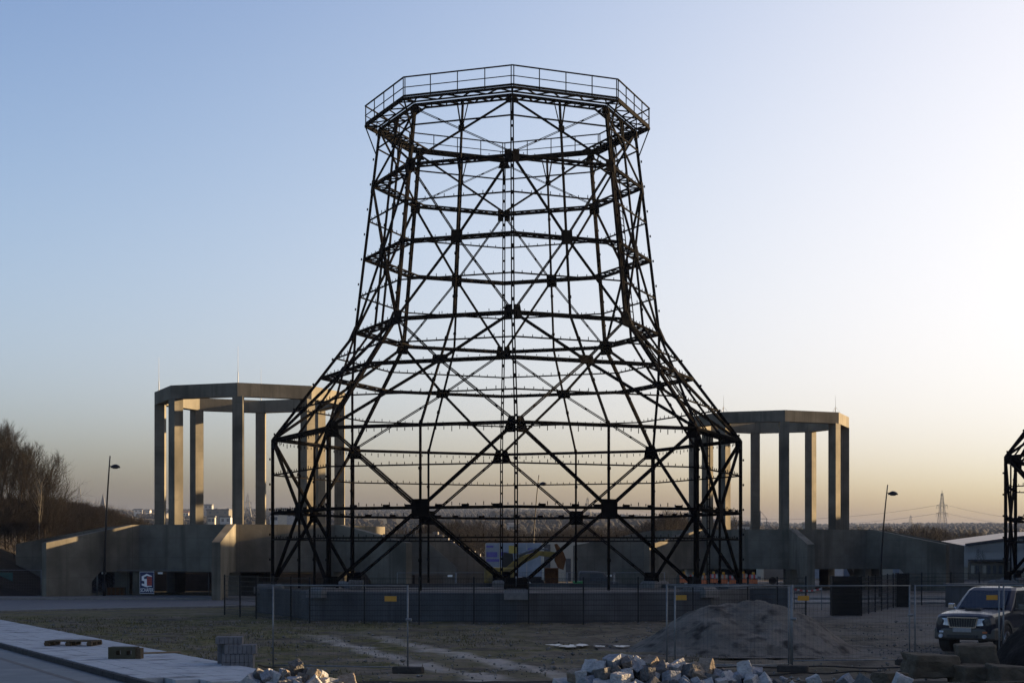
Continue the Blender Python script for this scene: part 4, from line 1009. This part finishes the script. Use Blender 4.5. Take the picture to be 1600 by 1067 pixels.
# dark shed interior below the left platform
sh = thing('site_hut', 'black site hut standing under the wall of the left platform', 'hut', (X(390,108), 108, 0))
mb = MB(); mb.box(-.9,.9,-2.0,0,0,1.45); mb.build('hut_wall', M['black'], sh); mb = MB(); mb.box(-1,1,-2.1,.1,1.453,1.56); mb.build('roof', M['roofgrey'], sh)
wb = thing('timber_crate', 'rust brown timber crate under the left platform', 'crate', (X(180,107), 107, 0))
mb = MB(); mb.box(-.55,.55,0,.6,.05,.55); mb.build('crate_body', M['rust'], wb, bevel=.02); mb = MB(); [mb.box(-.57+i*.28,-.5+i*.28,-.02,-.002,.05,.57) for i in range(5)]; mb.build('battens', M['wood'], wb)
# unseen hall added beyond the right edge, shaped to shade the building ground
shade_hall = thing('hall', 'long grey flat-roofed hall added out of view on the right for its shade', 'building', (60, 0, 0))
mb = MB(); mb.box(0, 26, -25, 180, 0, 11.5); mb.build('wall', M['plaster'], shade_hall)
mb = MB(); mb.box(.5, 18, 58, 138, 11.71, 17.5); mb.box(.5, 18, 157, 178, 11.71, 17.5); mb.build('shade_storey', M['plaster'], shade_hall)  # added storeys, their lengths and gap set by where shade should fall
mb = MB(); mb.box(-.4, 26.4, -25.4, 180.4, 11.503, 11.7); mb.build('roof', M['roofgrey'], shade_hall)
for i in range(14): mb = MB(); mb.box(-.06, -.004, -20+i*12, -14+i*12, 5.6, 7.6); mb.build('window', M['window'], shade_hall)

rw = thing('low_wall', 'low dark wall added behind the left platform to keep its openings dark', 'wall', (0, 0, 0))  # added dark wall, hides the sunlit ground behind the platform openings
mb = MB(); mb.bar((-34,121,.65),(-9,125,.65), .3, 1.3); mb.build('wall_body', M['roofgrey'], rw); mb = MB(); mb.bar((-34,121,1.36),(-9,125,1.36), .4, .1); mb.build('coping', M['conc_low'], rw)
rw = thing('low_wall', 'low grey concrete wall joining the right side of the central basin, behind the gravel heap', 'wall', (0, 0, 0))  # free-standing low wall continuing the basin edge
a, b = at(1172, 920, 74), at(1237, 919, 73.5); mb = MB(); mb.bar((a.x, a.y, .58), (b.x, b.y, .58), .35, 1.16); mb.build('wall_body', M['conc_low'], rw)
mb = MB(); mb.bar((a.x, a.y, 1.20), (b.x, b.y, 1.20), .42, .07); mb.build('coping', M['conc_pale'], rw)
# ------------------------------------------------------------------ bare trees
def rot_to(d, ang, az):
    d = d.normalized(); u = d.orthogonal().normalized(); v = d.cross(u)
    return (d*math.cos(ang)+(u*math.cos(az)+v*math.sin(az))*math.sin(ang)).normalized()
def tree_meshes(seed, Ht, slim=.5, dens=1.0, base=.25, r0=.16, up=.25, tw=1.0, levels=4, nl=(14,6,5,4)):
    random.seed(seed); tr = MB(); cr = MB()
    def branch(p, d, L_, r, lev):
        n = 6 if lev == 0 else (4 if lev < 3 else 3); pts = [p]; rr = [r]; q = p.copy(); dd = d.copy()
        for i in range(n):
            dd = (dd+Vector((random.uniform(-1,1), random.uniform(-1,1), random.uniform(-.6,1)))*(.07 if lev == 0 else .17)+Vector((0,0,up*.25 if lev else .05))).normalized()
            q = q+dd*L_/n; pts.append(q.copy()); rr.append(r*(1-(i+1)/n*.78))
        mbx = tr if lev <= 1 else cr
        mbx.tube(pts, rr, 7 if lev == 0 else (5 if lev == 1 else 3), caps=False)
        if lev >= levels-1: return
        cnt = int(nl[lev]*dens*(1 if lev == 0 else random.uniform(.7,1.2)))
        for i in range(cnt):
            t = (base+(1-base)*(i+random.random())/cnt) if lev == 0 else (.25+.75*(i+random.random())/cnt)
            f = t*n; a = min(int(f), n-1); pp = pts[a].lerp(pts[a+1], f-a); dl = (pts[a+1]-pts[a]).normalized()
            nd = rot_to(dl, random.uniform(.45,.95)*(slim+.5 if lev == 0 else 1), random.uniform(0, 6.28))
            LL = L_*((.52*(1.15-t)*(slim+.5)+.10) if lev == 0 else random.uniform(.38,.62))
            branch(pp, nd, LL, max(.007*tw, rr[a]*(.48 if lev == 0 else .55)), lev+1)
    branch(Vector((0,0,-.1)), Vector((0,0,1)), Ht, r0, 0)
    return tr, cr
def mesh_of(mb, name, m):
    me = bpy.data.meshes.new(name); me.from_pydata(mb.v, [], mb.f); me.materials.append(m); me.polygons.foreach_set('use_smooth', [True]*len(me.polygons)); return me
def tree_kind(seed, Ht, bark, twig, **k):
    a, b = tree_meshes(seed, Ht, **k); zs = sorted(v[2] for v in b.v); return mesh_of(a, 'trunk', bark), mesh_of(b, 'crown', twig), zs[int(len(zs)*.993)]
KT = [tree_kind(1, 12, M['bark'], M['twig'], slim=.35, base=.30, dens=1.7, r0=.15, tw=1.9), tree_kind(2, 12, M['bark'], M['twig'], slim=.3, base=.22, dens=1.8, r0=.14, up=.5, tw=1.9), tree_kind(3, 12, M['bark'], M['twig'], slim=.5, base=.3, dens=1.7, r0=.17, tw=1.9), tree_kind(4, 12, M['bark_pale'], M['twig'], slim=.25, base=.45, dens=1.2, r0=.11)]
KS = [tree_kind(10+i, 4, M['bark'], M['twig2'], slim=.9, base=.05, dens=1.7, r0=.05, up=.5, tw=1.3) for i in range(3)]
KF = [tree_kind(20+i, 12, M['bark'], M['twig'], slim=.75, base=.15, dens=1.3, r0=.2, up=.5, tw=5.0) for i in range(4)]
def place_tree(kind, x, y, z, h, rz, label, group=None, name='bare_tree', cat='tree', wide=1.0):
    r_ = thing(name, label, cat, (x, y, z), rz, group)
    for nm, me in (('trunk', kind[0]), ('crown', kind[1])):
        o = bpy.data.objects.new(nm, me); col.objects.link(o); o.parent = r_
    s = h/kind[2]; r_.scale = (s*wide, s*wide, s)
random.seed(77)
big = [(-2,122,13.2,0,'tall bare tree cut off by the left edge'),(9,118,12.0,1,'bare tree second from the left edge, leaning into its neighbour'),(18,126,13.0,0,'slender bare tree just left of the forked one'),(28,117,11.3,2,'forked bare tree among those at the left edge'),(38,122,11.6,1,'dense upright bare tree near the middle of the left group'),(48,128,12.0,0,'bare tree behind the pale trunked one'),(58,116,9.6,3,'pale trunked birch-like bare tree above the left buttress'),(68,121,10.8,2,'wide bare tree right of the pale trunked one'),(80,119,9.6,1,'outermost bare tree on the right of the left group'),(-14,116,12.6,2,'bare tree mostly outside the left edge')]
for px, y, h, k, l in big:
    x = X(px, y); z = bank_z(x, y); top = h
    place_tree(KT[k], x, y, z-.1, max(4, top-.5-z), random.uniform(0,6), l, 'tall bare trees at the left edge', wide=.9)
for i in range(90):                       # scrub on the embankment
    y = random.uniform(106, 190); x = X(random.uniform(-60, 215), y)
    z = bank_z(x, y); lim = Z(interp(x/y*F+800, [0,100,200,250], [772,775,800,812]), y)
    h = min(random.uniform(2.6,5.0), lim-z)
    if h < 1.6 or y < 112 and x/y*F+800 > 60: continue
    place_tree(random.choice(KS), x, y, z-.1, h, random.uniform(0,6), 'dense leafless shrub in the thicket on the left embankment', 'thicket on the left embankment', 'shrub', 'shrub', 1.1)
for i in range(46):
    y = random.uniform(150, 320); px = random.uniform(100, 232); x = X(px, y)
    h = Z(interp(px, [100,160,200,232], [785,792,803,812])+random.uniform(-4,10), y); 
    place_tree(random.choice(KF), x, y, bank_z(x, y)-.1, max(3, h-bank_z(x, y)), random.uniform(0,6), 'bare tree in the low wood beyond the left platform', 'low wood beyond the left platform', wide=1.1)
for i in range(150):                      # band of trees beyond the buildings
    y = random.uniform(215, 420); px = random.uniform(560, 1120); x = X(px, y)
    if px > 1120: continue
    top = interp(px, [540,640,700,760,800,860,920,960,1000,1040,1080,1120], [838,822,812,812,826,826,814,822,815,806,800,818])+random.uniform(-3,16)
    place_tree(KF[i % 4], x, y, -.1+max(0, hill_z(x, y)-.5), max(4, Z(top, y)-max(0, hill_z(x, y)-.5)), random.uniform(0,6), 'hazy bare tree in the belt behind the central steel tower', 'tree belt behind the central tower', wide=1.15)
for i in range(95):
    y = random.uniform(235, 430); px = random.uniform(1120, 1680); x = X(px, y)
    top = interp(px, [1120,1250,1370,1440,1500,1560,1640], [825,826,822,817,828,832,826])+random.uniform(-3,14)
    place_tree(KF[i % 4], x, y, -.1+max(0, hill_z(x, y)-.5), max(4, Z(top, y)-max(0, hill_z(x, y)-.5)), random.uniform(0,6), 'hazy bare tree in the belt behind the right-hand platform', 'tree belt behind the right-hand platform', wide=1.15)
place_tree(KT[2], X(1057,180), 180, 0, Z(795,180), 1.0, 'single tall bare tree left of the right-hand columns', wide=1.15)
place_tree(KT[2], X(1147,230), 230, 0, Z(805,230), 2.0, 'single bare tree between the right-hand columns', wide=.9)
place_tree(KT[3], X(1526,150), 150, 0, Z(853,150), 1.3, 'thin young tree before the white warehouse, left one', wide=.8)
place_tree(KT[3], X(1536,153), 153, 0, Z(855,153), 2.9, 'thin young tree before the white warehouse, right one', wide=.8)

# ------------------------------------------------------------------ pylons and their wires
M['lattice'] = mat('lattice_grey', (0.096,0.099,0.102), .6)
def pylon(x, y, z, h, label):
    r_ = thing('electricity_pylon', label, 'pylon', (x, y, z), .1, 'distant electricity pylons'); mb = MB()
    def hw(t): return 2.9*(1-t)**1.25+.42
    N_ = 12
    for i in range(N_):
        a, b = i/N_, (i+1)/N_
        c = [[(sx*hw(t), sy*hw(t), h*t) for sx, sy in ((-1,-1),(1,-1),(1,1),(-1,1))] for t in (a, b)]
        for j in range(4):
            mb.bar(c[0][j], c[1][j], .17); mb.bar(c[0][j], c[1][(j+1) % 4], .08); mb.bar(c[0][(j+1) % 4], c[1][j], .08)
    mb.bar((0,0,h),(0,0,h*1.06), .2); mb.build('mast', M['lattice'], r_)
    for t, w_ in ((.72,.27),(.46+.08,.29)) if h < 50 else ((.72,.27),(.54,.29)):
        mb = MB(); L_ = w_*h*.78
        for s in (-1,1):
            mb.bar((0,-.4,h*t),(s*L_/1.6,0,h*t+.1), .22); mb.bar((0,.4,h*(t+.045)),(s*L_/1.6,0,h*t+.15), .18)
            for q in (.3,.65,.97): mb.bar((s*L_/1.6*q,0,h*t),(s*L_/1.6*q,0,h*t-1.8), .14)
        mb.build('crossarm', M['lattice'], r_)
    return r_
pyl = [(1472,950,766,'largest distant pylon, right of the right-hand columns'),(918,1120,776,'faint distant pylon seen through the right half of the tower'),(387,1050,770,'distant pylon between the left-hand columns'),(124,980,760,'distant pylon above the trees at the left'),(1423,1900,804,'tiny distant pylon left of the largest one')]
pp = []
for px, y, py, l in pyl:
    x = X(px, y); z = hill_z(x, y)-.6; h = (Z(py, y)-z)/1.06; h = h if h > 10 else 30; pylon(x, y, z, h, l); pp.append((x, y, z, h))
def wire(a, b, sag, label):
    pts = [a.lerp(b, t)-Vector((0,0,sag*4*t*(1-t))) for t in lines(0,1,16)]; mb = MB(); mb.tube(pts, .075, 3, caps=False)
    tag(mb.build('power_line', M['lattice']), label, 'power line', 'distant power lines')
x, y, z, h = pp[0]
for t, s, lb in ((.72,-1,'upper power line left of the largest pylon'),(.54,-1,'lower power line left of the largest pylon')): wire(Vector((x-4,y,z+h*t)), Vector((pp[1][0]+30,pp[1][1],pp[1][2]+pp[1][3]*t)), 9, lb)
for t, lb in ((.72,'upper power line right of the largest pylon'),(.54,'lower power line right of the largest pylon')): wire(Vector((x+4,y,z+h*t)), Vector((X(1760,900),900,Z(815 if t > .6 else 822,900))), 4, lb)
x, y, z, h = pp[2]; x2, y2, z2, h2 = pp[3]
wire(Vector((x-4,y,z+h*.72)), Vector((x2+4,y2,z2+h2*.72)), 8, 'upper power line between the two left pylons'); wire(Vector((x-4,y,z+h*.54)), Vector((x2+4,y2,z2+h2*.54)), 8, 'lower power line between the two left pylons')
wire(Vector((x+4,y,z+h*.72)), Vector((pp[1][0]-4,pp[1][1],pp[1][2]+pp[1][3]*.72)), 10, 'power line running behind the central steel tower')

# ------------------------------------------------------------------ church and town on the slope
def slate(): return mat('slate', (0.030,0.033,0.039), .6)
Yc = 1250; x = X(161, Yc); z = hill_z(x, Yc)-.5; ch = thing('church', 'distant church with a sharp dark spire left of the concrete columns', 'church', (x, Yc, z))
mb = MB(); mb.box(-1.9,1.9,-1.9,1.9,0,9); mb.build('steeple', M['roofgrey'], ch); zt = Z(770, Yc)-z; sp = slate()
mb = MB(); mb.add([(-2.2,-2.2,9),(2.2,-2.2,9),(2.2,2.2,9),(-2.2,2.2,9),(0,0,zt)], [(0,1,4),(1,2,4),(2,3,4),(3,0,4),(3,2,1,0)]); mb.build('spire', sp, ch)
mb = MB(); mb.prism([(1.91,-3,0),(1.91,3,0),(1.91,3,3.5),(1.91,0,6),(1.91,-3,3.5)], (11,0,0)); mb.build('nave', sp, ch, fix=True)
wallm = [M['wall_white'], M['wall_cream'], M['plaster'], mat('brick', (0.132,0.060,0.042), .8), mat('render_grey', (0.216,0.216,0.216), .8)]
roofm = [sp, mat('roof_tile', (0.096,0.042,0.030), .8), M['roofgrey']]
def house(px, y, pyt, wpx, hpx, label, k=0, flat_=False, group='distant town buildings', rzz=None):
    x = X(px, y); z0 = max(0, hill_z(x, y)-1.0); zt = Z(pyt, y); wv = wpx/F*y; hv = max(2.5, hpx/F*y)
    r_ = thing('house' if not flat_ else 'apartment_block', label, 'house' if not flat_ else 'building', (x, y, 0), random.uniform(-.3,.3) if rzz is None else rzz, group)
    d = max(6, wv*.7); mb = MB(); ze = zt if flat_ else zt-hv*.4
    mb.box(-wv/2, wv/2, 0, d, min(z0, ze-hv), ze); mb.build('wall', wallm[k % 5], r_)
    if not flat_:
        mb = MB(); mb.prism([(-wv/2-.3,-.3,ze+.003),(-wv/2-.3,d+.3,ze+.003),(-wv/2-.3,d/2,zt)], (wv+.6,0,0)); mb.build('roof', roofm[k % 3], r_, fix=True)
    else: mb = MB(); mb.box(-wv/2-.3, wv/2+.3, -.3, d+.3, ze+.004, ze+.7); mb.build('roof', M['roofgrey'], r_)
    nn = max(2, int(wv/3.2)); fl = max(1, int(hv*(.9 if flat_ else .6)/2.9))
    for a in range(nn):
        for b in range(fl): mb = MB(); xx = -wv/2+wv*(a+.5)/nn; zz = ze-1.9-2.9*b; mb.box(xx-.6, xx+.6, -.06, -.004, zz, zz+1.3); mb.build('window', M['window'], r_)
town = [(176,430,812,9,9,'white house with a sunlit gable beside the left lamp post',0,0),(216,1300,796,13,10,'pale apartment block beyond the left wood',0,1),(231,1350,797,6,9,'white apartment tower just left of the concrete columns',0,1),(340,900,797,36,6,'long grey apartment block between the left-hand columns',2,1),(352,720,808,18,5,'flat white shed between the left-hand columns',0,1),(330,700,808,11,5,'white low building between the left-hand columns, left one',1,1),(325,1150,789,12,7,'distant pale block under the horizon between the left columns',4,1),
 (440,700,796,16,10,'distant cream block seen behind the left edge of the steel tower',1,1),(458,760,800,24,9,'distant blue grey block behind the left edge of the steel tower',4,1),(428,650,805,12,7,'distant white shed left of the tower',0,1),(470,640,807,22,7,'low white shed seen behind the lower left of the tower',0,1),(800,680,816,8,5,'small pale house among the trees behind the tower',0,0),(949,640,829,7,4,'small white house among the trees right of the tower axis',0,0),
 (1168,520,822,26,6,'flat white roofed hall between the right-hand columns',0,1),(1262,900,815,10,5,'faint house on the wooded ridge at the right',2,0),(290,1200,798,9,6,'distant house between the first left columns',1,0),(255,1100,801,8,5,'distant tiled house at the first left column',2,0),(200,900,806,9,5,'brick house at the edge of the left wood',3,0),(190,1000,803,7,5,'grey roofed house at the edge of the left wood',4,0),
 (1450,420,840,12,3.5,'pale flat roof light building left of the warehouse',0,1),(1470,460,839,12,3.5,'second pale low building left of the warehouse',1,1),(1520,430,839,14,3.5,'pale low building above the warehouse roof',0,1),(1543,520,836,8,4,'white house above the warehouse roof',0,0)]
random.seed(6)
for t in town: house(t[0], t[1], t[2], t[3], t[4], t[5], t[6], bool(t[7]))
ms = thing('site_mast', 'thin lattice mast with stays on the hall between the right-hand columns', 'mast', (X(1188,500), 500, Z(822,500)))
mb = MB(); k5 = 500/F; mb.bar((0,0,0),(0,0,24*k5), .22); mb.bar((0,0,12*k5),(10*k5,0,12*k5), .15); mb.bar((10*k5,0,0),(10*k5,0,12*k5), .18); mb.bar((0,0,24*k5),(10*k5,0,12*k5), .1); mb.build('mast_frame', M['lattice'], ms)

# ------------------------------------------------------------------ the air
hm = bpy.data.materials.new('haze'); hm.use_nodes = True; nt = hm.node_tree; nt.nodes.clear()
pv = nt.nodes.new('ShaderNodeVolumePrincipled'); pv.inputs['Density'].default_value = HAZE; pv.inputs['Color'].default_value = (0.20,0.26,0.42,1); pv.inputs['Anisotropy'].default_value = 0.0
ou = nt.nodes.new('ShaderNodeOutputMaterial'); nt.links.new(pv.outputs[0], ou.inputs['Volume'])
mb = MB(); mb.box(-9100, 9100, -500, 9100, -4, 125)
hz = mb.build('haze', hm); tag(hz, 'thin blue evening haze lying over the far land', 'haze', kind='stuff')
